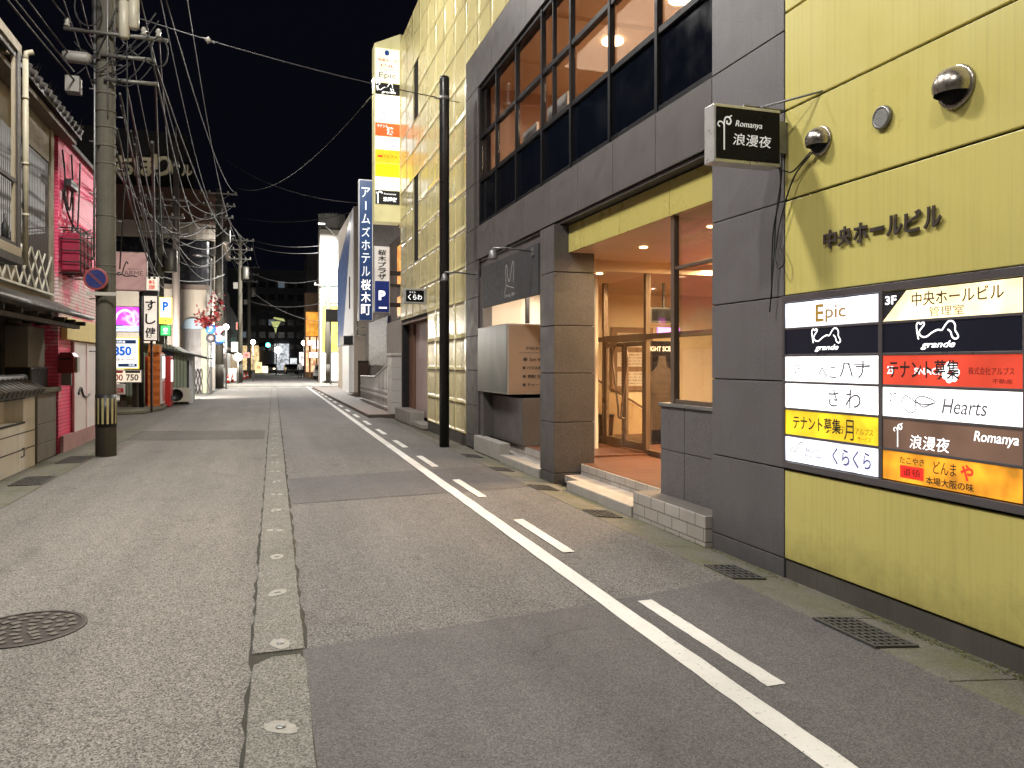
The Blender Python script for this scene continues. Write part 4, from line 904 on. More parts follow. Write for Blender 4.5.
# =================================================================== pink brick shop
pinkb = brick('pink_brick', (.88, .085, .20), (.92, .12, .25), (.55, .05, .13), .21, .065, .010, .5, patch=((.80, .70, .68), 2.0, 4.2))
pinkb_d = mat('pink_board', (.72, .14, .24), .6, 0, .2, 2, streak=.4)
K = thing('pink_shop', 'pink and white brick fronted shop behind the near utility pole', 'shop', (-3.45, 17.5, 0))
g = MB(); g.box(-9, -3.45, 15.35, 19.6, 0, 5.62); g.box(-3.449, -3.42, 15.36, 18.2, 4.35, 5.56) if False else None; g.obj('wall', pinkb, K, world=True)
g = MB(); g.box(-3.6, -3.38, 15.3, 19.65, 5.622, 5.70); g.obj('parapet', tilek, K, world=True)
g = MB(); g.box(-3.445, -3.40, 16.3, 19.5, .28, 2.0); d_ = g.obj('door', mat('white_door', (.74, .68, .70), .5, 0, .1, 2, streak=.15), K, world=True, bev=.006)
g = MB(); 
for y in (16.25, 17.3, 18.4): g.box(-3.4, -3.385, y, y+.05, .28, 2.0)
g.obj('door_frame', mat('pink_frame', (.62, .4, .45), .5), d_, world=True)
g = MB(); g.tube(smooth2([(-3.39, 16.6, 1.0), (-3.388, 16.8, 1.12), (-3.388, 17.0, .98), (-3.388, 17.25, .93), (-3.39, 17.6, .96)]), .022, 6); g.obj('handle', black, d_, world=True)
g = MB(); g.box(-3.44, -3.34, 15.5, 19.5, 2.02, 2.42); fa = g.obj('sign_board', mat('yellow_board', (.72, .58, .22), .5, 0, .15, 3, streak=.2), K, world=True, bev=.008)
g = MB(); g.box(-3.44, -3.38, 15.4, 19.5, 0, .3); g.obj('base_course', mat('concrete_pink', (.35, .2, .2), .9, 0, .3, 3), K, world=True)
cz_ = thing('air_conditioner_cage', 'wire cage with red cloth on the pink shop wall', 'cage', (-3.45, 16.0, 3.2))
g = MB(); g.box(.03, .30, -.55, .55, .05, .72); g.obj('cloth', mat('cage_red', (.30, .015, .05), .8, 0, .2, 6), cz_, bev=.02)
g = MB()
for y in (-.6, -.3, 0, .3, .6):
    g.tube([(0, y, 0), (.34, y, 0), (.34, y, .8), (0, y, .8)], .012, 5)
for z in (0, .2, .4, .6, .8): g.tube([(0, -.6, z), (.34, -.6, z), (.34, .6, z), (0, .6, z)], .012, 5)
g.obj('wire_cage', woodk, cz_)
t = thing('wall_cable', 'looped black cables and duct hanging on the upper pink brick wall', 'cable', (-3.42, 16.5, 4.5))
for pts in ([(0, -1.0, .9), (.03, -.95, .5), (.02, -.9, .1), (.03, -.6, -.25), (.05, 0, -.42), (.03, .6, -.35), (.02, 1.4, -.2)], [(0, -1.0, .2), (.02, -.8, -.1), (.04, -.3, -.36), (.04, .4, -.36), (.02, 1.3, -.15)], [(.02, -.85, .1), (.03, -.6, -.1), (.03, -.4, .3)], [(0, -.3, 1.0), (.01, -.25, .1), (.01, -.4, -1.0)], [(0, .4, 1.0), (.01, .2, 0), (.01, 0, -.8)], [(0, -.9, -.5), (.02, -.8, -.8), (.02, -.75, -1.3)]):
    g = MB(); g.tube(smooth2(pts), .016, 6); g.obj('strand', cable_m, t)
g = MB(); g.box(0, .12, -.9, -.35, .28, .42); g.obj('junction_box', black, t, bev=.01)
# =================================================================== near utility pole
pole_m = mat('concrete_pole', (.105, .098, .075), .85, 0, .25, 2.2, streak=.45, fine=.3, bmp=.3)
PX, PY = -2.59, 14.75
U = thing('utility_pole', 'concrete utility pole with yellow and black guard band, nearest on the left', 'utility pole', (PX, PY, 0), 0)
g = MB(); g.lathe([(.165, -.05), (.16, 2), (.152, 5), (.14, 9), (.13, 12), (.002, 12.02)], seg=24); g.obj('shaft', pole_m, U)
g = MB(); g.lathe([(.169, .5), (.168, 1.06)], seg=28); bd_ = g.obj('guard_band', black, U)
g = MB()
for k in range(14):
    a0 = 2*PI*k/14; a1 = a0+2*PI/14*.45
    g.add([(.172*math.cos(a), .172*math.sin(a), z) for a, z in ((a0, .56), (a1, .56), (a1, 1.0), (a0, 1.0))], [(0, 1, 2, 3)])
g.obj('yellow_stripe', mat('guard_yellow', (.33, .28, .13), .5, 0, .3, 8), bd_)
for z in (3.25, 3.12, 4.1, 5.0, 5.3, 5.62, 5.9, 6.2, 6.55, 6.75):
    g = MB(); g.lathe([(.150, z), (.160, z+.01), (.160, z+.035), (.150, z+.045)], seg=20); g.obj('strap_band', mat('rusty_strap', (.09, .08, .065), .7, .3, .25, 8), U)
g = MB()
g.tube([(-.17, 0, 8), (-.17, -.02, 5), (-.185, -.02, 3.4)], .02, 6); g.tube([(.05, -.19, 9), (.06, -.19, 5.8)], .014, 6); g.obj('conduit', steel_d, U)
arm_m = mat('galvanised_arm', (.15, .145, .13), .5, .5, .2, 8)
def arm(z, xa, xb, dy=0.0, r=.035):
    g = MB(); g.tube([(xa, dy, z), (xb, dy, z)], r, 8); return g.obj('cross_arm', arm_m, U)
arm(6.42, 0, .85, -.2); arm(6.83, -.05, .80, -.2); arm(7.2, -.6, 1.0, -.2); arm(8.0, -1.0, 1.0, -.2); arm(9.2, -1.2, 1.2, -.2)
ins = mat('porcelain', (.36, .35, .31), .25, 0, .08, 5)
def insul(mb, x, y, z, r=.05): mb.lathe([(r*.5, z), (r, z+.02), (r*.6, z+.06), (r*1.05, z+.08), (r*.5, z+.14), (.003, z+.15)], (x, y, 0), 12)
for (x, z) in ((.62, 7.24), (.85, 7.24), (-.55, 7.24), (-.9, 8.04), (-.45, 8.04), (.5, 8.04), (.9, 8.04), (-1.1, 9.24), (1.1, 9.24), (.6, 9.24)):
    g = MB(); insul(g, x, -.2, z); g.obj('insulator', ins, U)
for (x, z, h) in ((.33, 7.1, .62), (.48, 7.28, .55)):
    g = MB(); g.lathe([(.05, z), (.085, z+.03), (.085, z+h), (.05, z+h+.04), (.003, z+h+.04)], (x, -.3, 0), 14); g.obj('cutout_fuse', mat('pale_case', (.42, .39, .31), .4, 0, .1, 6), U)
g = MB(); g.lathe([(.24, 7.5), (.26, 7.55), (.26, 8.3), (.22, 8.38), (.002, 8.4)], (-.05, .5, 0), 20); g.obj('transformer', arm_m, U)
g = MB(); g.lathe([(.08, -.18), (.10, -.12), (.10, .18), (.06, .24)], (-.42, -.25, 6.72), 14, 'x'); g.obj('cable_closure', mat('closure_grey', (.20, .19, .175), .5, 0, .15, 6), U); g = MB(); g.box(-.55, -.34, -.35, -.12, 6.12, 6.38); g.obj('junction_box', MATS['closure_grey'], U)
rc = random.Random(8); g = MB()
for k in range(16):
    a = Vector((rc.uniform(-.5, .3), rc.uniform(-.3, 0), rc.uniform(6.4, 7.5))); b = Vector((rc.uniform(-.1, 1.0), rc.uniform(-.35, .1), rc.uniform(6.5, 7.8)))
    g.tube(sag(a, b, rc.uniform(.1, .35), 10), .011, 5)
for (cx, cz, rx, rz_) in ((.88, 6.95, .13, .26), (-.22, 7.55, .2, .3)): g.tube([(cx+rx*math.cos(a*.35), -.3, cz+rz_*math.sin(a*.35)) for a in range(19)], .014, 5)
g.tube([(.36, -.25, 7.6), (.38, -.25, 5), (.32, -.25, 4.4), (.25, -.22, 3.2)], .012, 5)
g.obj('jumper_wire', cable_m, U)
g = MB()
for k in range(14): z = 1.8+.45*k; s_ = 1 if k % 2 else -1; g.tube([(s_*.15, 0, z), (s_*.26, 0, z)], .01, 6)
g.obj('step_bolt', steel_d, U)
# no stopping sign clamped on it
t = thing('no_parking_sign', 'round blue no parking sign with red ring and slash on utility pole', 'road sign', (-2.70, 14.5, 3.02))
g = MB(); g.lathe([(.19, .0), (.19, -.006), (.18, -.008), (.002, -.008)], seg=36, axis='y'); g.obj('disc', mat('sign_red', (.26, .05, .045), .4, 0, .1, 5), t)
g = MB(); disc(g, 0, 0, .155, .155, -.0095, seg=32); g.obj('blue_field', mat('sign_blue', (.015, .022, .12), .4, 0, .1, 5), t)
g = MB(); g.prism([(-.127, .098), (-.098, .127), (.127, -.098), (.098, -.127)], -.0105, -.0098, 'y'); g.obj('slash', mat('slash_red', (.12, .03, .05), .4), t)
g = MB(); g.box(-.14, .32, -.004, .0, -.28, -.22); g.obj('time_plate', mat('plate_grey', (.4, .38, .34), .5), t, bev=.002); g = MB(); g.tube([(.0, .02, -.3), (.0, .02, .1)], .02, 8); g.obj('bracket', steel_d, t)
# =================================================================== street lamps on arms (lit; they carry the street's light)
led = emit('street_lamp_led', (1, .93, .80), 30, uneven=.02)
def street_lamp(name, label, base, head, power, mount=None, col=(1, .955, .89), size=.5, own_post=False, tilt=None):
    t = thing(name, label, 'street lamp', base)
    b = Vector(base); h = Vector(head)-b
    g = MB(); top = Vector((0, 0, h.z-.1))
    if own_post: g.tube([(0, 0, -.02), (0, 0, h.z-.5), (h.x*.25, h.y*.25, h.z-.12), (h.x*.8, h.y*.8, h.z)], .06, 10, r2=.035)
    else: g.tube([(0, 0, 0), (h.x*.4, h.y*.4, h.z*.8), (h.x*.85, h.y*.85, h.z)], .035, 8)
    g.obj('post' if own_post else 'arm', steel_d, t)
    g = MB(); g.box(h.x-.28, h.x+.28, h.y-.14, h.y+.14, h.z-.01, h.z+.09); g.obj('head', grey_p, t, bev=.03)
    g = MB(); g.box(h.x-.22, h.x+.22, h.y-.10, h.y+.10, h.z-.028, h.z-.012); g.obj('lens', led, t)
    ld = bpy.data.lights.new('lamp_light', 'AREA'); ld.energy = power; ld.color = col; ld.shape = 'RECTANGLE'; ld.size = size; ld.size_y = size*.6; ld.spread = PI
    lo = bpy.data.objects.new('lamp_light', ld); COL.objects.link(lo); lo.location = (h.x, h.y, h.z-.04); lo.parent = t
    if tilt: lo.rotation_euler = tilt; lo.location.x -= .35 if tilt[1] > 0 else -.35
    return t
LAMPS = []
def far_signs(): pass
# =================================================================== parking lot group, about 25-30 m up the street
def board(name, label, x0, x1, z0, z1, y, face, edge, rz=0., t_=.12, cat='sign', group=None):
    t = thing(name, label, cat, (x0, y, z0), rz, group); w, h = x1-x0, z1-z0
    g = MB(); g.box(0, w, .0, t_, 0, h); g.obj('case', edge, t, bev=.015)
    g = MB(); g.box(.03, w-.03, -.008, -.001, .03, h-.03); f = g.obj('face', face, t); return t, w, h
def B4(pa, pb, y): x0, z1 = YP(*pa, y); x1, z0 = YP(*pb, y); return x0, x1, z0, z1
x0, x1, z0, z1 = B4((109, 251), (147, 291), 28)
t, w, h = board('pink_sign', 'dusty pink square sign with script lettering above the parking lot', x0, x1, z0, z1, 28, emit('dusty_pink_glow', (.62, .36, .32), .52, (.2, .13, .12), uneven=.08), mat('pink_case', (.42, .32, .30), .5), t_=.25)  # glow put into the face brightens it and evens out cable shadows
mb = MB(); k = h/1.3; stroke(mb, [(w*.5, h*.68), (w*.46, h*.74), (w*.40, h*.62), (w*.33, h*.42), (w*.22, h*.40), (w*.26, h*.46), (w*.42, h*.37), (w*.6, h*.38), (w*.74, h*.36)], .018, -.0095); put(mb, 'ARME', w*.64, h*.45, w*.5, h*.12, -.009, -.012); put(mb, 'BEAUTY SALON', w*.68, h*.56, w*.36, h*.03, -.009, -.01); mb.obj('lettering', ink_k, t)
t2 = thing('sign_post', 'tall dark steel post carrying the dusty pink sign', 'post', (YP(141, 300, 28.2)[0], 28.3, 0)); g = MB(); g.tube([(0, 0, 0), (0, 0, z1)], .075, 12); g.obj('shaft', black, t2); g = MB(); g.box(-.16, .16, -.16, .16, 0, .05); g.obj('base_plate', steel_d, t2); 
g = MB(); g.box(-1.0, 0, -.03, .03, z0+.2, z0+.26).box(-1.0, 0, -.03, .03, z1-.3, z1-.24); g.obj('bracket', black, t2)
# magenta screen
x0, x1, z0, z1 = B4((108, 305), (138, 332), 28)
m, nt, b_ = nt_new('magenta_screen'); v_ = pos(nt, (1.6, 1, 1.6)); c_ = ramp(nt, noise(nt, v_, 1.3, 2), [(.35, (.35, .05, .9)), (.5, (1, .06, .75)), (.62, (1, .55, .9)), (.75, (.8, .1, 1))]); L(nt, c_, b_.inputs['Emission Color']); b_.inputs['Emission Strength'].default_value = 1.7; b_.inputs['Base Color'].default_value = (.3, .1, .3, 1); MATS['magenta_screen'] = m
t, w, h = board('screen_sign', 'bright magenta lit advertising screen over the parking price board', x0, x1, z0, z1, 28.4, m, grey_p, cat='lit sign')
mb = MB(); quad(mb, .03, w-.03, .03, h*.25, -.0095); mb.obj('caption_band', emit('pale_blue_band', (.62, .8, 1), 1.3), t); letters([('ギャラリー', w*.5, h*.14, w*.6, h*.08, 0)], ink_b, t, -.0105)
mb = MB(); stroke(mb, [(w*.15, h*.4), (w*.25, h*.7), (w*.5, h*.85), (w*.75, h*.7), (w*.8, h*.4)], .035, -.0095); mb.obj('arch', emit('pale_pink_light', (1, .72, .95), 1.6), t)
# price board
x0, x1, z0, z1 = B4((108, 337), (138, 369), 28)
t, w, h = board('price_board', 'yellow edged parking price board reading 850 beside the pole', x0, x1, z0, z1, 28.2, emit('board_white', (1, .97, .9), 1.15), emit('board_yellow', (1, .72, .08), .9), cat='lit sign')
mb = MB(); quad(mb, w*.07, w*.9, h*.80, h*.92, -.0095); quad(mb, w*.3, w*.93, h*.07, h*.17, -.0095); mb.obj('blue_band', mat('band_blue', (.02, .10, .32), .4), t)
letters([('850', w*.44, h*.57, w*.62, h*.30, .04), ('円', w*.85, h*.50, w*.1, h*.1, 0), ], emit('lit_blue', (.01, .16, .72), .8), t, -.0095); letters([('入庫後24時間', w*.5, h*.30, w*.75, h*.09, 0)], ink_k, t, -.0095); letters([('最大料金', w*.34, h*.86, w*.4, h*.08, .01), ('夜間', w*.75, h*.12, w*.2, h*.06, 0)], glow_w, t, -.0108)
x0, x1, z0, z1 = B4((106, 370), (141, 383), 28)
t, w, h = board('price_board', 'small pale price board reading 750 under the yellow edged board', x0, x1, z0, z1, 28.2, emit('board_cream', (1, .86, .66), .8), grey_p, cat='lit sign')
letters([('750', w*.72, h*.42, w*.36, h*.5, .02)], ink_k, t, -.0095); letters([('300', w*.27, h*.42, w*.36, h*.5, .02)], ink_r, t, -.0095); mb = MB(); quad(mb, w*.08, w*.45, h*.76, h*.93, -.0095); mb.obj('red_band', ink_r, t); mb = MB(); quad(mb, w*.52, w*.95, h*.76, h*.93, -.0095); mb.obj('dark_band', ink_k, t)
x0, x1, z0, z1 = B4((110, 384), (124, 395), 28)
t, w, h = board('red_notice', 'small white and red notice sign low beside parking posts', x0, x1, z0, z1, 28.2, white_p, white_p); mb = MB(); quad(mb, .05, w-.05, h*.2, h*.6, -.0095); mb.obj('red_band', ink_r, t); letters([('満空', w*.5, h*.4, w*.4, h*.25, 0)], ink_w, t, -.0105); 
for (px, lb) in ((123, 'short dark timber post left below parking price boards'), (137, 'thick dark timber post right below parking price boards')):
    xx = YP(px, 400, 28.6)[0]; t = thing('board_post', lb, 'post', (xx, 28.6, 0)); g = MB(); wd_ = .09 if px == 123 else .14; g.box(-wd_, wd_, -.08, .08, 0, 1.9 if px != 123 else 1.2); g.obj('shaft', mat('post_brown', (.06, .045, .035), .7, 0, .25, 4), t, bev=.02); g = MB(); g.box(-wd_-.03, wd_+.03, -.11, .11, 0, .08); g.obj('footing', concrete, t)
# sushi sign
x0, x1, z0, z1 = B4((143, 295), (158, 341), 27)
t, w, h = board('sushi_sign', 'tall white sign with three black characters reading sushi ken', x0, x1, z0, z1, 27, emit('sushi_white', (1, .92, .80), .55), black, t_=.3); vput(t_mb := MB(), 'すし健', w*.5, h*.93, h*.30, w*.7, h*.23, -.0095, .02); t_mb.obj('lettering', ink_k, t)
g = MB(); g.box(0, w, 0, .3, h+.0, h+.14); g.obj('top_cap', black, t); g = MB(); g.box(w*.45, w*.6, .1, .2, -z0, 0); g.obj('post', black, t)
x0, x1, z0, z1 = B4((145, 276), (158, 294), 27)
t, w, h = board('eatery_sign', 'small cream sign with red characters on top of sushi sign', x0, x1, z0+.1, z1, 27.1, emit('eatery_cream', (1, .88, .72), .6), white_p, t_=.25); vput(mb := MB(), '料理', w*.5, h*.78, h*.36, w*.5, h*.3, -.0095, .02); mb.obj('lettering', emit('lit_red2', (.7, .06, .03), .5), t); mb = MB(); disc(mb, w*.3, h*.9, .04, .04, -.0095); disc(mb, w*.7, h*.9, .04, .04, -.0095); mb.obj('bulb', ink_k, t)
x0, x1, z0, z1 = B4((159, 297), (172, 324), 33)
t, w, h = board('parking_sign', 'glowing yellow and white parking sign right of sushi sign', x0, x1, z0, z1, 33, emit('parking_pale', (.95, 1, .80), 1.5), emit('parking_yellow', (1, .88, .1), 1.3), cat='lit sign'); letters([('P', w*.5, h*.66, w*.45, h*.34, .05)], emit('lit_blue', (.01, .16, .72), .8), t, -.0095); mb = MB(); quad(mb, .03, w-.03, .03, h*.25, -.0095); mb.obj('yellow_band', emit('parking_yellow', (1, .88, .1), 1.3), t); letters([('24H', w*.5, h*.14, w*.6, h*.12, 0)], ink_b, t, -.0105)
x0, x1, z0, z1 = B4((160, 325), (171, 336), 33)
t, w, h = board('vacancy_sign', 'green lit vacancy sign box under the yellow parking sign', x0, x1, z0, z1, 33, emit('vacancy_green', (.10, 1, .22), 1.1), mat('green_case', (.05, .3, .1), .5), cat='lit sign'); letters([('空', w*.5, h*.5, w*.4, h*.6, .02)], emit('pale_green', (.8, 1, .8), 1.6), t, -.0095)
t = thing('sign_post', 'thin grey post carrying yellow parking and green vacancy signs', 'post', (YP(166, 340, 33.2)[0], 33.2, 0)); g = MB(); g.tube([(0, 0, 0), (0, 0, 3.6)], .05, 8); g.obj('shaft', steel_d, t); g = MB(); g.box(-.12, .12, -.12, .12, 0, .04); g.obj('base_plate', steel_d, t)
# kerbed island
g = MB(); g.prism([(-7.0, 24.2), (-3.55, 26.6), (-3.25, 28.6), (-3.35, 30.6), (-7, 30.6)], 0, .12, 'z'); tag(g.obj('kerb_island', mat('kerb_dark', (.14, .13, .09), .9, 0, .4, 4, bmp=.3), bev=.03), 'low kerbed island carrying parking boards and orange vending machine', 'kerb')
# orange sided vending machine
va, vb = YP(148.5, 405, 29)[0], YP(160, 405, 29)[0]
V = thing('vending_machine', 'orange sided vending machine with small torn awning by the parking boards', 'vending machine', (va, 29, .12))
g = MB(); w = vb-va; n = 26; H_ = 1.85
vs = []; 
for i in range(n+1):
    z = H_*i/n; o_ = .035*math.sin(i*1.6)*.5
    vs += [(-.02-o_*.3, -.01+o_*.5, z), (w, -.01+o_*.5, z)]
g.add(vs, [(2*i, 2*i+1, 2*i+3, 2*i+2) for i in range(n)], 0, False); g.box(0, w-.02, .03, 1.25, 0, H_); g.obj('body', mat('quilted_orange', (.62, .17, .035), .5, 0, .12, 3, streak=.25), V)
g = MB()
for k in range(5): x_ = w*k/5; g.prism([(x_, H_+.02), (x_+w/5*.9, H_-.02), (x_+w/5*1.1, H_+.24), (x_+w/5*.3, H_+.26)], -.12+.03*(k % 2), .5, 'y')
g.obj('awning', mat('awning_orange', (.66, .23, .06), .7, 0, .25, 5), V)
g = MB(); g.box(w-.02, w+.06, .06, .9, .05, H_-.05); fr_ = g.obj('front', mat('machine_white', (.7, .68, .66), .4), V, bev=.02)
g = MB(); g.box(w+.061, w+.068, .12, .84, .95, H_-.15); g.obj('display', emit('machine_light', (.9, .95, 1), 1.8), fr_); g = MB(); g.box(w+.061, w+.068, .12, .84, .15, .85); g.obj('red_panel', mat('machine_red', (.5, .03, .03), .4), fr_)
t = thing('vending_machine', 'red vending machine beyond the orange sided one', 'vending machine', (vb+.1, 30.3, .02)); g = MB(); g.box(-.75, .1, 0, .8, 0, 1.83); g.obj('body', MATS['machine_red'], t, bev=.03)
g = MB(); g.box(.101, .11, .08, .72, .9, 1.7); g.obj('display', emit('machine_light2', (1, .9, .85), 1.4), t); g = MB(); g.box(.101, .112, .1, .7, .2, .4); g.obj('delivery_slot', black, t)
# green hut with lean-to roof
ha, hb = YP(170, 345, 32.5)[0], YP(187, 345, 32.5)[0]
hut = thing('green_hut', 'pale green hut with sloping dark roof behind vending machines', 'hut', (ha, 32.5, 0))
w = hb-ha; g = MB(); g.prism([(-1.6, 0), (w, 0), (w, 1.95), (0, 2.3), (-1.6, 2.45)], 0, 3.6, 'y'); g.obj('wall', ribs('green_sheet', (.36, .42, .31), .12, .02, 0, .6, .25), hut)
g = MB(); g.prism([(-1.8, 2.48), (w+.75, 1.75), (w+.75, 1.82), (-1.8, 2.56)], -.25, 3.8, 'y'); g.obj('roof', mat('hut_roof', (.05, .055, .05), .5, 0, .2, 4), hut)
g = MB(); g.box(-.45, -.02, -.03, -.001, .3, 1.75); g.obj('poster', mat('poster_red', (.55, .05, .04), .5, 0, .2, 5), hut)
g = MB(); g.box(-.45, .1, -.035, -.005, 1.8, 2.15); g.obj('blue_plate', mat('plate_blue', (.08, .16, .3), .5, 0, .2, 5), hut)
g = MB(); g.box(w+.06, w+.16, .1, 1.0, 0, 1.7); g.obj('white_panel', mat('panel_pale', (.62, .62, .68), .5, 0, .1, 4), hut, bev=.01)
g = MB(); g.box(w+.02, w+.055, .2, 1.4, .02, 1.7); g.obj('door', mat('door_dark', (.07, .07, .075), .5), hut)
t = thing('air_conditioner_unit', 'cream outdoor air conditioner unit at foot of green hut', 'air conditioner', (YP(168, 400, 32)[0], 32.0, .02)); g = MB(); g.box(0, .78, 0, .3, .08, .62); g.obj('casing', mat('ac_cream', (.55, .52, .43), .5, 0, .1, 5), t, bev=.02)
g = MB(); g.lathe([(.235, -.001), (.235, -.012), (.21, -.02), (.21, -.004), (.002, -.004)], (.3, 0, .35), 26, 'y'); g.obj('fan_grille', black, t); g = MB(); g.box(.05, .15, .02, .28, 0, .08).box(.62, .72, .02, .28, 0, .08); g.obj('foot', black, t)
# =================================================================== beige concrete building behind, maple, signs
conc_b = mat('beige_concrete', (.44, .39, .33), .85, 0, .12, .8, streak=.35)
xa = YP(110, 300, 44)[0]; xb = YP(228, 300, 44)[0]
bb = thing('concrete_building', 'low beige concrete building with blue arched doorway behind the parking lot', 'building', (xa, 44, 0))
w = -2.9-xa; g = MB(); g.box(-6, w, 0, 8, 0, 5.5); g.obj('wall', conc_b, bb, bev=.02)
g = MB(); g.box(-6.1, w+.12, -.12, 8.1, 5.5, 5.75); g.obj('parapet', mat('dark_parapet', (.16, .13, .11), .8), bb)
dx = YP(184, 350, 44)[0]-xa; dw = YP(201, 350, 44)[0]-xa
g = MB(); g.box(dx, dw, -.03, .05, .0, 3.4); dr = g.obj('door', mat('shutter_grey', (.14, .13, .13), .5, 0, .15, 4), bb); g = MB(); cx_ = (dx+dw)/2; r_ = (dw-dx)/2+.1; g.prism([(cx_+r_*math.cos(PI*k/12), 3.4+.55*math.sin(PI*k/12)) for k in range(13)], -.35, .0, 'y'); g.obj('arch_canopy', mat('canopy_blue', (.25, .34, .42), .5), dr)
g = MB(); 
for k in range(7): g.tube([(dx+.05+k*.16, -.2, 0), (dx+.35+k*.16, -.2, 1.3)], .015, 5).tube([(dx+.35+k*.16, -.22, 0), (dx+.05+k*.16, -.22, 1.3)], .015, 5)
g.obj('lattice_gate', black, bb)
gr_ = mat('sage_panel', (.30, .36, .24), .6, 0, .15, 2); g = MB(); g.box(dw+.1, w+.02, -.3, 0, 0, 3.9); g.obj('sage_annex', gr_, bb, bev=.02)
# shop window wall and its tall lit sign
xs0, xs1, zs0, zs1 = B4((209, 345), (215, 367), 43.4); t, w, h = board('shop_light_sign', 'tall white glowing shop sign below the red maple', xs0, xs1, zs0, zs1, 43.3, emit('shop_white', (.95, 1, .98), 5.0), grey_p, cat='lit sign'); letters([('酒', w*.5, h*.8, w*.5, h*.12, 0)], ink_g, t, -.0095)
def mini_lamp(label, x, y, z, r=.2, e=22, col=(1, .96, .88), pw=0, post=True):
    t = thing('globe_lamp', label, 'lamp', (x, y, 0)); g = MB(); g.ball((0, 0, z), r); g.obj('globe', emit('globe_%d_%d' % (int(e), int(col[2]*100)), col, e, uneven=.02), t); g = MB(); g.tube([(0, .1, 0), (0, .1, z)], .04, 8); g.obj('post', steel_d, t)
    if pw:
        ld = bpy.data.lights.new('globe_light', 'POINT'); ld.energy = pw; ld.color = col; ld.shadow_soft_size = r*1.1; lo = bpy.data.objects.new('globe_light', ld); COL.objects.link(lo); lo.location = (0, -r-.25, z); lo.parent = t
    return t
x, z = YP(226, 327, 50); mini_lamp('bright white wall lamp beside the maple pole', x, 50, z, .17, 26, pw=1100)
x, z = YP(238, 357, 62); mini_lamp('warm white lamp low on left shop front beyond crossing', x, 62, z, .3, 26, (1, .85, .6), pw=500)
x, z = YP(253, 342, 70); mini_lamp('small white lamp high on far left shop front', x, 70, z, .2, 24, pw=400)
x, z = YP(278, 350, 120); mini_lamp('largest white lamp at the very end of street', x, 120, z, .5, 26, pw=900)
x, z = YP(277, 350.5, 128)
x, z = YP(304, 343, 95); mini_lamp('pale lamp before the orange shop building', x, 95, z, .3, 20, pw=500)
x, z = YP(323, 220, 58); 
street_lamp('street_lamp', 'bright small street lamp high on the white lit tower block', (x+1.6, 63.9, z-.5), (x, 59.5, z), 9000)
# maple branch
mp = thing('maple_decoration', 'bunch of red maple leaves hung on the lamp post on the left', 'decoration', (*GP(0, 600)[:0], *(YP(211, 300, 42)[0], 42), 0))
g = MB(); rl = random.Random(4); br = []
for k in range(9):
    a = Vector((0, 0, 3.3)); b = Vector((rl.uniform(-.75, .55), rl.uniform(-.5, .2), rl.uniform(3.4, 5.3))); br.append((a, b)); g.tube([a, a.lerp(b, .5)+Vector((0, 0, .15)), b], .018, 5)
g.obj('branch', mat('twig', (.06, .03, .02), .8), mp)
g = MB(); lm = [mat('maple_red', (.20, .012, .016), .5, 0, .3, 9), mat('maple_pale', (.24, .08, .07), .5, 0, .3, 9), mat('maple_dark', (.07, .008, .01), .6, 0, .3, 9)]
for i in range(420):
    a, b = rl.choice(br); t_ = rl.uniform(.25, 1.05); p = a.lerp(b, t_)+Vector((rl.gauss(0, .12), rl.gauss(0, .12), rl.gauss(0, .14)))
    M_ = Matrix.Rotation(rl.uniform(0, 6.3), 3, 'Z') @ Matrix.Rotation(rl.uniform(0, 3), 3, 'X'); s_ = rl.uniform(.06, .13)
    lf = [(math.cos(q*PI/5)*(1 if q % 2 == 0 else .45)*s_, math.sin(q*PI/5)*(1 if q % 2 == 0 else .45)*s_, 0) for q in range(10)]
    g.add([p+M_ @ Vector(v) for v in lf], [tuple(range(10))], 0 if rl.random() < .6 else (1 if rl.random() < .5 else 2))
g.obj('leaves', lm, mp)
lp = thing('lamp_post', 'slim grey lamp post with unlit head and red maple leaves', 'lamp post', (YP(211, 300, 42.3)[0], 42.3, 0)); x, z = YP(206, 256, 42.3)
g = MB(); g.tube([(0, 0, 0), (0, 0, z-.2), (-.1, 0, z), (-.55, 0, z+.05)], .06, 8, r2=.04); g.obj('shaft', steel_d, lp); g = MB(); g.ball((-.6, 0, z+.03), .14, sc_=(2, 1, .6)); g.obj('head', steel_d, lp)
# road signs beneath it
def roundsign(label, px, py, y, r, col, cat='road sign'):
    x, z = YP(px, py, y); t = thing('road_sign', label, cat, (x, y, z)); g = MB(); g.lathe([(r, 0), (r, -.01), (.002, -.011)], seg=26, axis='y'); g.obj('disc', col, t); return t, r
t, r = roundsign('round blue road sign under the maple leaves', 211, 329, 41.8, .26, mat('far_blue', (.05, .18, .55), .4)); mb = MB(); stroke(mb, [(-.1, -.12), (.08, .1)], .04, -.013); stroke(mb, [(.08, .1), (-.06, .1)], .03, -.013); mb.obj('arrow', ink_w, t)
t, r = roundsign('round dark sign below the blue road sign', 211, 338, 41.8, .24, mat('far_dark', (.05, .05, .06), .5)); mb = MB(); disc(mb, 0, 0, .12, .12, -.0125); mb.obj('centre', mat('far_grey', (.2, .12, .12), .5), t)
x, z = YP(218.5, 331, 50); t = thing('stop_sign', 'red and white triangular stop sign on the left pole', 'road sign', (x, 50, z)); g = MB(); g.prism([(-.36, .28), (0, -.32), (.36, .28)], -.01, 0, 'y'); g.obj('triangle', mat('stop_red', (.5, .03, .05), .4), t); letters([('止まれ', 0, .12, .4, .14, .02)], ink_w, t, -.0125); 
t, r = roundsign('round blue sign just below the triangular stop sign', 219, 340, 50, .30, MATS['far_blue']); mb = MB(); stroke(mb, [(-.15, 0), (.12, 0)], .05, -.013); mb.obj('arrow', ink_w, t)
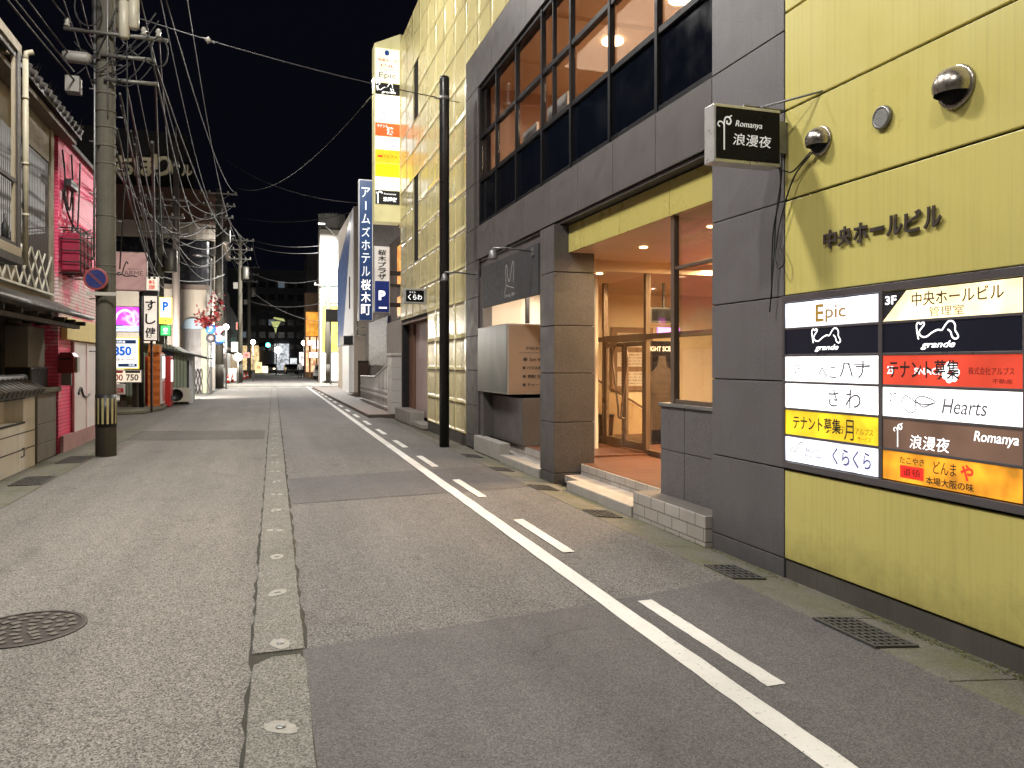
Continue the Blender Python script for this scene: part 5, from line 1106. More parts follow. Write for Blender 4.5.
# brown hall with roof letters
brn = mat('brown_tile_wall', (.13, .065, .045), .6, 0, .12, .6, streak=.2)
x0 = YP(108, 200, 60)[0]; x1 = YP(222, 200, 60)[0]
z_t = YP(180, 188, 60)[1]; z_b = YP(180, 226, 60)[1]
ch = thing('brown_building', 'brown office block with rounded corner and roof lettering on left', 'building', (x0, 60, 0))
w = x1-x0; cr = 2.2
def rc_poly(inset=0.0): 
    return [(-8, 0-inset), (w-cr, 0-inset)] + [(w-cr+(cr+inset)*math.sin(a*PI/16), cr-(cr+inset)*math.cos(a*PI/16)) for a in range(1, 9)] + [(w+inset, 12), (-8, 12)]
g = MB(); g.prism(rc_poly(), z_b+.25, z_t, 'z'); g.obj('upper_wall', brn, ch)
g = MB(); g.prism(rc_poly(.12), z_b-.9, z_b+.25, 'z'); g.obj('band', mat('pale_band', (.36, .31, .26), .7, 0, .1, 2), ch)
g = MB(); g.prism(rc_poly(-.15), 0, z_b-.9, 'z'); g.obj('lower_wall', mat('dark_glazing', (.02, .02, .024), .25, .0, .3, 1), ch)
g = MB()
g.lathe([(.35, 0), (.35, z_b-.9)], (w-.5, .9, 0), 14); g.obj('pier', mat('pale_pier', (.42, .38, .32), .7, 0, .1, 2), ch)
g = MB(); g.prism([(-8, 2), (w-2.6, 2), (w-2.6, 10), (-8, 10)], z_t, YP(180, 170, 60)[1]+3.2, 'z'); g.obj('penthouse', mat('penthouse_dark', (.012, .012, .014), .7), ch)
L1 = emit('roof_letters_glow', (.40, .34, .20), .16, (.6, .55, .4))  # faint glow in the letters stands in for light falling on them
for ch_, px, py, wpx, hpx in (('ち', 124, 166, 15, 17), ('ぼ', 146, 166, 19, 19), ('り', 163, 166, 15, 19), ('ビ', 176, 170, 7, 9), ('ル', 187, 171, 9, 10)):
    x, z = YP(px, py, 61.9); s_ = 61.9*CS/F*1.08
    mb = MB(); put(mb, ch_, x-x0, z, wpx*s_, hpx*s_, 1.9, .022, thick=.25); o = mb.obj('roof_letter', L1, ch)
# =================================================================== far utility poles
def upole(label, x, y, h, r=.15, arms=3, tr=True, seed=1):
    t = thing('utility_pole', label, 'utility pole', (x, y, 0)); rr = random.Random(seed)
    g = MB(); g.lathe([(r*1.15, -.02), (r, h*.5), (r*.8, h), (.002, h+.01)], seg=14); g.obj('shaft', pole_m, t)
    for k in range(arms):
        z = h-.3-k*.75; l = 1.1-.12*k
        g = MB(); g.box(-l, l, -.2, -.12, z-.04, z+.04); g.tube([(0, -.16, z-.5), (l*.6, -.16, z-.04)], .02, 5).tube([(0, -.16, z-.5), (-l*.6, -.16, z-.04)], .02, 5); g.obj('cross_arm', arm_m, t)
        for q in (-.92, -.5, .5, .92):
            g = MB(); insul(g, l*q, -.16, z+.04, .06); g.obj('insulator', ins, t)
    if tr:
        g = MB(); g.lathe([(.26, h-3.4), (.28, h-3.35), (.28, h-2.5), (.2, h-2.4), (.002, h-2.4)], (.42, -.1, 0), 14); g.obj('transformer', arm_m, t)
        g = MB(); g.box(-.5, -.16, -.2, .1, h-4.2, h-3.7); g.obj('switch_box', MATS['closure_grey'], t)
    g = MB(); g.lathe([(r*1.2, .5), (r*1.18, 1.5)], seg=16); g.obj('guard_band', mat('band_brown', (.06, .055, .045), .7), t); return t
POLES = [('tall plain steel mast rising behind parking sign', *YP(175, 380, 40), 40, 12.4), ]
xA = YP(176, 390, 40)[0]
t = thing('steel_mast', 'tall thin plain steel mast behind the yellow parking sign', 'mast', (xA, 40, 0)); g = MB(); g.lathe([(.19, 0), (.17, 6), (.12, 12.2), (.002, 12.2)], seg=14); g.obj('shaft', mat('rusty_mast', (.15, .125, .11), .7, .2, .25, 2), t); g = MB(); g.lathe([(.16, 11.0), (.16, 11.25)], seg=12); g.tube([(0, 0, 12.2), (0, 0, 12.9)], .03, 6); g.obj('cap_fitting', ins, t)
P1 = upole('utility pole behind the dusty pink sign with many wires', YP(160, 380, 36)[0], 36.0, 8.9, .16, 3, True, 2)
P2 = upole('thick concrete utility pole left of the bright crossing, beside triangular sign', YP(219, 386, 52)[0], 52, 12.6, .24, 4, True, 3)
P3 = upole('utility pole beyond the crossing on the left with stacked arms', YP(240, 378, 66)[0], 66, 11.8, .18, 3, True, 4)
P4 = upole('farthest utility pole on the left before the dark hotel', YP(249, 374, 86)[0], 86, 12.0, .18, 3, True, 5)
P5 = upole('dark utility pole on right pavement near the white car', YP(328, 388, 64)[0], 64, 8.2, .26, 1, False, 6)
# =================================================================== overhead cables
CG = 'dark overhead cables strung between the poles on the left'; CL = 'thin dark overhead cable strung between left utility poles'
cab = mat('cable_grey', (.03, .029, .028), .6, 0, .2, 6)
def cable(a, b, d, r=.014, label=CL, grp=CG):
    g = MB(); g.tube(sag(a, b, d, 18), r, 5); o = g.obj('overhead_cable', cab); tag(o, label, 'cable', grp); return o
rk = random.Random(12)
def top(x, y, z, dx): return (x+dx, y-.2, z)
A0 = [(PX+dx, PY-.2, z) for dx, z in ((-1.1, 9.35), (.6, 9.35), (1.1, 9.35), (.9, 8.15), (.5, 8.15), (-.45, 8.15), (.85, 7.36), (.62, 7.36), (.75, 6.85), (.8, 6.45), (.25, 6.2), (.2, 5.6), (.2, 5.2))]
p1 = P1.location; p2 = P2.location; p3 = P3.location; p4 = P4.location
for i, a in enumerate(A0):
    q = (-.95, -.5, .5, .95)[i % 4]
    if i in (1, 2, 3, 4): cable(a, (p2.x+q*1.05, 51.84, 12.4-.75*((i) % 3)), .5+.1*i, .015)
    elif i in (0, 5, 6): cable(a, (p1.x+q, 35.84, 8.75-.7*(i % 3)), .35, .015)
    elif i in (7, 8): cable(a, (p2.x+q, 51.84, 10.2-.5*(i % 2)), 1.1, .02)
    else: cable(a, (p1.x+.16, 35.84, 6.6-.45*(i-8)), .5+.12*(i % 3), .02)
for k in range(7): cable((p1.x+(-.95, -.5, .5, .95)[k % 4], 35.84, 8.75-.75*(k % 3)), (p2.x+(-.95, -.5, .5, .95)[k % 4], 51.84, 11.7-.75*(k % 3)), .4+.1*k, .016)
for k in range(8): cable((p2.x+(-.95, -.5, .5, .95)[k % 4], 51.84, 12.4-.75*(k % 4)), (p3.x+(-.95, -.5, .5, .95)[k % 4], 65.84, 11.6-.75*(k % 3)), .35, .016)
for k in range(6): cable((p3.x+(-.95, -.5, .5, .95)[k % 4], 65.84, 11.6-.75*(k % 3)), (p4.x+(-.95, -.5, .5, .95)[k % 4], 85.84, 11.8-.75*(k % 3)), .35, .018)
for k in range(9):
    a_ = (PX+rk.uniform(-.1, .8), PY-.2, rk.uniform(5.2, 7.1)); cable(a_, (p1.x+rk.uniform(-.9, .9), 35.84, rk.uniform(5.6, 8.7)), rk.uniform(.3, 1.3), rk.choice((.012, .02, .03)))
for k in range(7):
    cable((p1.x+rk.uniform(-.9, .9), 35.9, rk.uniform(5.6, 8.7)), (p2.x+rk.uniform(-.9, .9), 51.84, rk.uniform(7, 11.5)), rk.uniform(.3, 1.5), rk.choice((.015, .025, .035)))
# cables back over the viewer's left shoulder
for k, (dx, z, ex, ez) in enumerate(((-1.1, 9.35, -5.0, 10.5), (-.9, 8.15, -4.8, 9.4), (-.55, 7.36, -4.4, 8.8), (-.5, 6.75, -4.3, 8.6), (-.45, 6.5, -4.25, 8.1), (-.4, 6.3, -4.2, 7.9))):
    cable((PX+dx, PY-.2, z), (ex, 3, ez), .3, .016, 'thin dark overhead cable leading from near utility pole to upper left edge', 'cables leading to the upper left edge')
for k, (dx, z, ex, ez) in enumerate(((1.1, 9.35, -2.0, 12), (.9, 8.15, -1.7, 11))):
    cable((PX+dx, PY-.2, z), (ex, 2, ez), .2, .016, 'thin dark overhead cable leading back over the street from near utility pole', 'cables leading back over the street')
# long spans crossing the street
a = (PX+.15, PY-.1, 7.65); b = (3.12, 14.3, 6.63)
o = cable(a, b, .10, .010, 'long cable with a pale ball crossing the sky to black steel pole', None); p_ = sag(a, b, .10, 100)[27]
g = MB(); g.tube([p_+Vector((-.1, 0, .03)), p_+Vector((.1, 0, -.03))], .015, 6); bl = g.obj('cable_clip', steel_d, o); g = MB(); g.ball(p_, .05); g.obj('marker_ball', ins, o)
zt_ = YP(376, 92, 22.5)[1]; cable((p2.x+.9, 51.9, YP(232, 186, 51.9)[1]), (3.05, 22.6, zt_), 1.2, .016, 'slack cable rising from far pole to lit tower sign', None)
cable((p2.x+.5, 51.9, YP(226, 160, 51.9)[1]), (3.3, 29, YP(357, 203, 29)[1]), .5, .016, 'thin cable crossing down to the top of blue hotel sign', None)
for i, (pa, pb) in enumerate((((243, 218), (352, 212)), ((246, 238), (336, 243)), ((246, 244), (336, 250)), ((250, 290), (322, 322)), ((246, 300), (330, 301)), ((250, 272), (318, 280)))):
    ya, yb = 66, 56; xa, za = YP(*pa, ya); xb, zb = YP(*pb, yb); cable((xa, ya, za), (xb, yb, zb), .5, .018, 'thin cable crossing the far end of the street', 'cables crossing the far street')
# =================================================================== right side beyond the yellow building
# white gate post and railing
x = 3.62; gp_ = thing('gate_pillar', 'square white tiled gate pillar at the far corner of yellow building', 'pillar', (3.72, 22.75, .1)); g = MB()
for k in range(5): g.box(-.16, .16, -.15, .6, k*.34, k*.34+.334)
g.obj('pillar', mat('white_tile_pillar', (.55, .53, .50), .5, 0, .08, 4), gp_, bev=.008); g = MB(); g.box(-.19, .19, -.18, .63, 1.70, 1.78); g.obj('cap', mat('pillar_cap', (.48, .44, .40), .6), gp_, bev=.015)
rl_ = thing('white_railing', 'white ornate metal railing beyond the white gate pillar', 'railing', (3.7, 27, .1)); g = MB(); g.tube([(0, -3.4, 1.55), (0, -1.5, 1.25), (0, 0, 1.02), (0, 4.2, .98)], .03, 8).tube([(0, -3.4, .1), (0, 4.2, .1)], .025, 8); g.obj('rail', white_p, rl_)
g = MB(); y = -3.3
while y < 4.2:
    h = 1.0 if y > 0 else 1.0+(-y)*.15; g.tube([(0, y, .0), (0, y, h)], .014, 5)
    g.tube([(0, y+.15+.1*math.cos(q*.6), .5+.12*math.sin(q*.6)) for q in range(11)], .012, 4); y += .3
g.obj('balusters', white_p, rl_)
# plaza building
pz = thing('plaza_building', 'dark building with glowing orange windows behind the blue hotel sign', 'building', (4.6, 29, 0)); 
g = MB(); g.box(4.6, 13, 23.0, 37, 0, 8.4); g.obj('wall', mat('plaza_wall', (.17, .12, .10), .7, 0, .15, .8, streak=.3), pz, world=True)
g = MB(); g.prism([(4.0, 8.0), (4.62, 6.1), (4.62, 8.6), (4.3, 8.6)], 23.2, 36, 'y'); g.obj('canopy', mat('canopy_brown', (.11, .075, .06), .6, 0, .3, 2, streak=.4), pz, world=True)
g = MB()
for za, zb in ((3.2, 4.0), (4.3, 5.8)): g.box(4.54, 4.6, 23.4, 27.5, za, zb)
wn = g.obj('window', frame_d, pz, world=True); g = MB()
for za, zb in ((3.2, 4.0), (4.3, 5.8)): 
    for k in range(4): g.box(4.53, 4.539, 23.5+k, 24.4+k, za+.06, zb-.06)
g.obj('pane', emit('orange_window', (1, .42, .10), .9, uneven=.6), wn, world=True)
g = MB(); g.box(4.5, 4.6, 29.5, 35, 1.5, 3.4); g.obj('navy_panel', mat('navy_wall', (.012, .018, .06), .5), pz, world=True)
g = MB(); g.box(4.45, 4.62, 24.5, 29.4, .1, 3.1); g.obj('pale_panel', mat('pale_wall', (.42, .36, .33), .7, 0, .1, 2), pz, world=True)
# blue hotel sign
x0, x1, z0, z1 = B4((358.5, 179), (373, 321), 26.5)
t, w, h = board('hotel_sign', 'tall narrow blue hotel sign with white vertical lettering', x0, x1, z0, z1, 26.5, emit('hotel_blue', (.012, .05, .18), .35, (.006, .025, .08)), mat('sign_edge_grey', (.45, .46, .46), .4), t_=.3)
mb = MB(); vput(mb, 'アームズホテル', w*.5, h*.955, h*.093, w*.58, h*.07, -.0095, .008); mb.obj('lettering', emit('hotel_letter', (.62, .68, .74), .7), t); mb = MB(); vput(mb, '桜木町', w*.5, h*.30, h*.088, w*.66, h*.076, -.0095, .012); mb.obj('lettering', emit('hotel_letter_white', (1, .97, .92), 1.1), t); g = MB(); g.box(w, 4.6-x0, .1, .2, h*.25, h*.27).box(w, 4.6-x0, .1, .2, h*.8, h*.82); g.obj('bracket', black, t)
x0, x1, z0, z1 = B4((374, 246), (390, 313), 24.6); zm = YP(380, 281, 24.6)[1]
t, w, h = board('plaza_sign', 'white over navy plaza sign with parking letter P', x0, x1, z0, z1, 24.6, emit('plaza_navy', (.008, .02, .12), .6), mat('sign_edge_grey', (.45, .46, .46), .4), t_=.3); hm = zm-z0
mb = MB(); quad(mb, .03, w-.03, hm, h-.03, -.0095); mb.obj('white_field', emit('plaza_white', (1, .93, .84), .45, (.3, .28, .25)), t); vput(mb := MB(), '桜木プラザ', w*.5, h-.1, (h-hm-.14)/5, w*.52, (h-hm)/5*.8, -.0105, .03); mb.obj('lettering', ink_k, t); letters([('P', w*.5, hm*.55, w*.42, hm*.3, .05), ('一', w*.55, hm*.16, w*.5, hm*.05, 0)], glow_w, t, -.0095); g = MB(); g.box(w, 4.6-x0, .1, .3, h*.1, h*.16).box(w, 4.6-x0, .1, .3, h*.58, h*.64); g.obj('bracket', black, t)
hb_ = thing('hoarding', 'brown board hoarding beside the beige pillar of blue building', 'hoarding', (4.3, 36, .1)); xa = YP(358, 385, 36)[0]; xb = YP(386, 385, 36)[0]; za = YP(360, 362, 36)[1]
g = MB(); g.box(xa-4.3, xb-4.3, 0, .06, 0, za-.1); g.obj('board', mat('hoarding_brown', (.17, .12, .085), .7, 0, .15, 2), hb_); g = MB(); g.box(xa-4.3, xb-4.3, -.05, .1, za-.1, za-.04); g.obj('top_rail', woodk, hb_)
# blue and white wedge building
by = 40; X0 = YP(354, 300, by)[0]; bl_ = thing('blue_white_building', 'white building with slanting blue gable and beige end wall', 'building', (X0, by, 0)); zt = YP(352, 206, by)[1]
yl = XP(338, 300, X0)[0]; g = MB(); g.box(X0, X0+9, by, yl, 0, zt); g.obj('wall', mat('beige_end_wall', (.46, .40, .34), .8, 0, .1, .8, streak=.25), bl_, world=True)
yk = XP(343, 360, X0)[0]; g = MB(); g.prism([(by+.02, 2.6), (yk, 2.6), (by+.6, zt-.05), (by+.02, zt-.05)], X0-.03, X0-.002, 'x'); g.obj('white_panel', mat('white_gable', (.66, .67, .70), .6, 0, .06, 1), bl_, world=True)
g = MB(); g.prism([(yk, 2.6), (yl, 2.6), (yl, zt-2.2), (by+.6, zt-.05)], X0-.03, X0-.002, 'x'); g.obj('blue_panel', mat('blue_gable', (.025, .07, .22), .5, 0, .1, 1), bl_, world=True)
g = MB(); g.box(X0-.06, X0-.031, by+1.6, by+1.9, 4.5, 6.2); g.obj('slit_window', black_g, bl_, world=True); letters([], ink_k, bl_) if False else None
mb = MB(); put(mb, 'M', 0, 0, .5, .5, 0, -.01); o_ = len(mb.v); mb.xf(Matrix.Translation((X0-.035, by+2.4, 7.2)) @ Matrix.Rotation(-PI/2, 4, 'Z')); mb.obj('emblem', ink_g, bl_, world=True)
g = MB(); g.box(X0-.25, X0, by+.1, by+3.5, 0, 2.5); g.obj('white_porch', mat('porch_white', (.72, .74, .76), .5), bl_, world=True); g = MB(); g.box(X0-.5, X0+.0, by+.2, by+2.4, 2.55, 3.0); g.obj('dark_awning', black, bl_, world=True)
g = MB(); 
for za in (3.0, 3.4, 3.8): g.tube([(X0+.1, by-.5, za), (X0+1.2, by-.5, za)], .03, 6)
for xx in (.1, .65, 1.2): g.tube([(X0+xx, by-.5, 3.0), (X0+xx, by-.5, 3.8)], .03, 6); g.tube([(X0+xx, by, 3.0), (X0+xx, by-.5, 3.0)], .03, 6)
g.obj('pipe_rack', steel_d, bl_, world=True)
# lit white-green tower block
ty = 64; xa = YP(320, 300, ty)[0]; xb = YP(344, 300, ty)[0]; zt = YP(330, 237, ty)[1]
tb = thing('lit_tower_block', 'tall white block with brightly lit pale green front on right', 'building', (xa, ty, 0)); w = xb-xa
g = MB(); g.box(0, w+4, 0, 2.2, 0, zt+.6); g.obj('wall', mat('tower_wall', (.5, .48, .44), .7, 0, .1, 1), tb)
g = MB(); g.box(.15, w-.1, -.08, -.002, 6.5, zt-.2); f_ = g.obj('lit_front', emit('pale_green_front', (.72, 1, .85), .55, (.25, .3, .27), uneven=.5), tb); 
for k in range(3): g = MB(); g.box(.5, w-.6, -.095, -.081, 7.4+k*1.5, 7.6+k*1.5); g.obj('writing_band', mat('band_green', (.3, .5, .42), .5), f_)
g = MB(); g.box(.15, w-.1, -.08, -.002, 2.5, 6.3); g.obj('lit_yellow_front', emit('yellow_front', (1, .72, .12), 1.1, (.3, .22, .05), uneven=.7), tb); g = MB(); g.box(.15, w-.1, -.2, -.002, .2, 2.4); g.obj('shop_front', emit('white_front', (1, .95, .85), 1.6, uneven=.8), tb)
g = MB(); g.lathe([(1.0, zt+.6), (1.05, zt+1.9), (1.0, zt+2.0)], (w*.55, 1.4, 0), 24); 
for k in range(24): g.box(w*.55+1.06*math.cos(k*PI/12)-.03, w*.55+1.06*math.cos(k*PI/12)+.03, 1.4+1.06*math.sin(k*PI/12)-.03, 1.4+1.06*math.sin(k*PI/12)+.03, zt+.6, zt+2.05)
g.obj('roof_drum', mat('drum_grey', (.26, .26, .25), .6), tb)
x0, x1, z0, z1 = B4((326, 309), (338, 322), 58); t, w, h = board('black_sign', 'square black sign board on a thin pole before white tower', x0, x1, z0, z1, 58, black, black); g = MB(); g.tube([(w*.4, .1, -z0), (w*.4, .1, 0)], .05, 8); g.obj('post', steel_d, t)
# orange shop building
oy = 88; xa = YP(305, 350, oy)[0]; xb = YP(323, 350, oy)[0]; ob = thing('orange_shop_building', 'orange lit shop building on the far right of street', 'building', (xa, oy, 0)); w = xb-xa
za, zb, zc = YP(310, 336, oy)[1], YP(310, 312, oy)[1], YP(310, 300, oy)[1]
g = MB(); g.box(0, w+6, 0, 2.5, 0, zc+.8); g.obj('wall', mat('orange_wall', (.20, .12, .07), .7), ob); g = MB(); g.box(.1, w, -.1, -.002, za, zb); g.obj('orange_front', emit('orange_front', (1, .42, .04), .85, uneven=.4), ob)
g = MB(); g.box(.1, w, -.1, -.002, .6, za-.1); sf = g.obj('shop_front', emit('shop_front_light', (1, .55, .3), 1.1, uneven=.8), ob); g = MB(); g.box(.8, w-.2, -.15, -.101, za-1.4, za-.5); g.obj('lit_board', emit('pinkish_board', (1, .85, .85), 2.6), sf); g = MB(); g.box(.4, .6, -.2, -.1, 0, za).box(w*.6, w*.6+.15, -.2, -.1, 0, za); g.obj('post', mat('orange_post', (.5, .25, .05), .5), sf)
# dark far hotel
hy = 150; xa = YP(236, 300, hy)[0]; xb = YP(326, 300, hy)[0]; zt = YP(280, 270, hy)[1]; hw = xb-xa
ht = thing('dark_hotel', 'large dark hotel closing the far end of the street', 'building', (xa, hy, 0)); hwl = emit('hotel_dark_wall', (.16, .17, .2), .028, (.1, .1, .105), uneven=.3)
g = MB(); g.box(-4, hw, 0, 14, 0, zt); g.obj('wall', mat('hotel_wall', (.10, .10, .105), .8, 0, .1, .3), ht); g = MB(); g.box(hw*.78, hw+6, -2, 12, 0, zt+3); g.obj('side_wing', mat('hotel_wing', (.19, .18, .165), .8, 0, .1, .3), ht)
rh = random.Random(6); n = 0; g = MB(); g2 = MB()
for r_ in range(6):
    for c_ in range(7): x_ = hw*.04+c_*hw*.105; z_ = zt-2.2-r_*2.35; g = MB(); g.box(x_, x_+hw*.07, -.06, -.002, z_-1.1, z_); g.obj('window', emit('dim_window', (.6, .75, .9), .10) if rh.random() < .1 else mat('dark_window', (.02, .025, .035), .2), ht)
g = MB(); g.box(hw*.05, hw*.25, -.5, -.1, .3, 4.8); g.obj('lit_lobby', emit('lobby_light', (1, .72, .35), .9, uneven=.7), ht); g = MB(); g.box(hw*.42, hw*.58, -.5, -.1, .3, 5.2); g.obj('lit_entrance', emit('entrance_light', (.9, .95, 1), .6, uneven=.8), ht)
# traffic signal and yellow sign
x, z = YP(266.5, 345, 118); t = thing('traffic_signal', 'green traffic signal hanging at the far crossing', 'traffic light', (x, 118, z)); g = MB(); g.box(-1.1, .5, 0, .3, -.35, .35); g.obj('housing', black, t, bev=.1)
for k, c_ in ((-.8, None), (-.3, None), (.2, 1)):
    g = MB(); g.lathe([(.28, -.0), (.3, -.08), (.002, -.1)], (k, 0, 0), 16, 'y'); g.obj('lens', emit('signal_green', (.05, 1, .62), 30, uneven=.02) if c_ else black_g, t)
g = MB(); g.tube([(-4.5, .15, -z), (-4.5, .15, .3), (-1.0, .15, .1)], .09, 8); g.obj('mast', steel_d, t)
x, z = YP(277, 325, 112); t = thing('yellow_sign', 'pale yellow green glowing triangular sign over the street', 'lit sign', (x, 112, z)); yg = emit('yellow_green', (.75, .8, .28), .55); g = MB(); g.prism([(-.5, .9), (1.1, .5), (.9, .9), (-.4, 1.1)], 0, .2, 'y').prism([(-.8, .5), (.5, .5), (.1, -.3), (-.5, -.3)], 0, .2, 'y').prism([(-.4, -.4), (.0, -.4), (-.15, -1.2)], 0, .2, 'y'); g.obj('plates', yg, t); g = MB(); g.tube([(-.1, .3, -z), (-.1, .3, 1)], .08, 8); g.obj('post', steel_d, t)
# cones on the left
cone_m = mat('cone_red', (.55, .05, .03), .5, 0, .1, 5); cone_w = mat('cone_white', (.7, .7, .68), .4)
def cone():
    t = thing('traffic_cone', '', 'traffic cone', (0, 0, 0), 0, 'red traffic cones along the left kerb'); g = MB(); g.box(-.19, .19, -.19, .19, 0, .035); g.obj('base', black, t); g = MB(); g.lathe([(.14, .035), (.03, .7), (.002, .705)], seg=16); g.obj('body', cone_m, t); g = MB(); g.lathe([(.107, .26), (.088, .38)], seg=16); g.obj('white_band', cone_w, t); return t
cn = cone()
for i, (px, py, lb) in enumerate(((228, 383.5, 'nearest red traffic cone by the left pole'), (232.5, 382.5, 'second red traffic cone right of nearest cone'), (244.5, 379.5, 'left cone of the farther pair of red cones'), (247.5, 378.5, 'right cone of the farther pair of red cones'))):
    p = (*GP(px, py), 0)
    if i == 0: cn.location = p; cn['label'] = lb
    else: dup(cn, p, 0, lb)
# left shops beyond the crossing
for i, (ya, yb, zt, c1, lb) in enumerate(((63, 74, 7.5, (.12, .10, .09), 'dark two storey shop just beyond the crossing on left'), (75, 90, 9.0, (.09, .085, .08), 'taller dark shop beyond first one on the left'), (92, 118, 8.0, (.10, .10, .10), 'long low dark building far up the left side'))):
    t = thing('far_shop', lb, 'building', (-3.6, ya, 0)); g = MB(); g.box(-9, 0, 0, yb-ya, 0, zt); g.obj('wall', mat('far_shop_wall_%d' % i, c1, .8, 0, .2, .6), t)
    g = MB(); g.box(.0, .12, .5, yb-ya-.5, .2, 2.6); g.obj('shop_front', emit('far_front_%d' % i, ((1, .85, .7), (1, .9, .8), (1, .7, .4))[i], (.5, .3, .2)[i], uneven=.9), t); g = MB(); g.box(0, .6, .4, yb-ya-.4, 2.8, 3.0); g.obj('awning', mat('far_awning', (.2, .17, .16), .7), t)
    g = MB(); 
    for k in range(int((yb-ya)/2)): g.box(0, .06, k*2+.6, k*2+1.8, 4, 5.4)
    g.obj('window', black_g, t)
g = MB(); x, y = GP(236, 382); t = thing('white_cabinet', 'white box cabinet behind the red cones on left', 'cabinet', (x-.3, y+2, 0)); g.box(-.4, .4, -.2, .2, .05, 1.15); g.obj('body', white_p, t, bev=.03); g = MB(); g.box(-.4, .4, -.18, .18, 0, .05); g.obj('plinth', concrete, t)
# small lit shop signs far up both sides
for i, (pa, pb, y, c_, e_, lb) in enumerate((((231, 342), (238, 352), 63.5, (1, .9, .8), 1.6, 'small pale lit sign on first left shop beyond the crossing'), ((243, 352), (250, 358), 76, (1, .35, .3), .7, 'small reddish lit sign on the left shops beyond the crossing'), ((240, 366), (243, 377), 70, (1, .9, .75), 2.2, 'narrow glowing doorway sign low on the left beyond the crossing'), ((255, 362), (262, 374), 125, (1, .7, .35), 1.4, 'orange lit stall front at the far left end of street'), ((262, 366), (268, 373), 122, (1, .8, .5), 2.0, 'warm lit kiosk beside orange stall at far end'), ((290, 358), (297, 372), 130, (.9, .95, 1), .9, 'cold white lit doorway at the far right end'), ((299, 352), (304, 366), 92, (1, .9, .9), 1.3, 'white lit sign before the orange shop building'), ((307, 340), (316, 346), 86, (1, .6, .6), 2.2, 'pink white lit sign over the orange shop front'), ((309, 352), (318, 358), 86, (1, .92, .85), 2.6, 'white lit canopy sign below pink white sign'), ((236, 322), (241, 330), 72, (.75, .2, .15), .25, 'dim red hanging sign on far left poles'), ((206, 366), (209, 385), 47, (.8, 1, .9), .5, 'pale green narrow sign by the left utility pole'))):
    x0, x1, z0, z1 = B4(pa, pb, y); t, w, h = board('lit_sign', lb, x0, x1, max(.05, z0), z1, y, emit('far_sign_%d' % i, c_, e_, uneven=.5), grey_p, cat='lit sign')
    mb = MB(); put(mb, ('酒', '鮨', '入口', '焼鳥', '売店', '出口', '居酒屋', 'ラーメン', '営業中', '酒', '駐車場')[i], w*.5, h*.5, w*.5, h*.4, -.0095, .01); mb.obj('lettering', ink_r if i % 2 else ink_k, t)
for i, (px, y, lb) in enumerate(((334, 47, 'dark parked motor scooter beside the white porch'),)):
    pass
# pedestrian
def person(loc):
    t = thing('person', 'small distant person in white top and dark trousers walking on street', 'person', loc); 
    me = bpy.data.meshes.new('body'); J = [(0, 0, .95), (0, 0, 1.15), (0, 0, 1.40), (0, 0, 1.52), (0, -.02, 1.66), (.10, 0, .90), (.12, -.12, .5), (.12, -.02, .09), (.12, -.15, .03), (-.10, 0, .90), (-.11, .10, .5), (-.11, .22, .1), (-.11, .1, .03), (.19, 0, 1.38), (.25, .05, 1.12), (.25, -.08, .9), (-.19, 0, 1.38), (-.25, -.05, 1.12), (-.25, .02, .88)]
    E_ = [(0, 1), (1, 2), (2, 3), (3, 4), (0, 5), (5, 6), (6, 7), (7, 8), (0, 9), (9, 10), (10, 11), (11, 12), (2, 13), (13, 14), (14, 15), (2, 16), (16, 17), (17, 18)]
    rad = [.15, .14, .16, .055, .10, .09, .065, .045, .04, .09, .065, .045, .04, .06, .045, .035, .06, .045, .035]
    me.from_pydata(J, E_, []); o = bpy.data.objects.new('body', me); COL.objects.link(o); sk = o.modifiers.new('skin', 'SKIN'); 
    for i, v in enumerate(me.skin_vertices[0].data): v.radius = (rad[i], rad[i]*.85)
    me.skin_vertices[0].data[0].use_root = True
    o.modifiers.new('sub', 'SUBSURF').levels = 1
    dg = bpy.context.evaluated_depsgraph_get(); me2 = bpy.data.meshes.new_from_object(o.evaluated_get(dg)); bpy.data.objects.remove(o)
    ms = [mat('trousers', (.03, .03, .04), .8), mat('white_top', (.72, .72, .74), .8), mat('skin_tone', (.45, .28, .2), .6), mat('hair', (.015, .012, .01), .5)]
    for mm in ms: me2.materials.append(mm)
    for p in me2.polygons:
        z = p.center.z; p.use_smooth = True; p.material_index = 3 if z > 1.68 else (2 if z > 1.50 or (z < .93 and abs(p.center.x) > .2) else (1 if z > .93 else 0))
    b = bpy.data.objects.new('body', me2); COL.objects.link(b); b.parent = t; return t
x, y = GP(300, 378.2); person((x, y, 0))
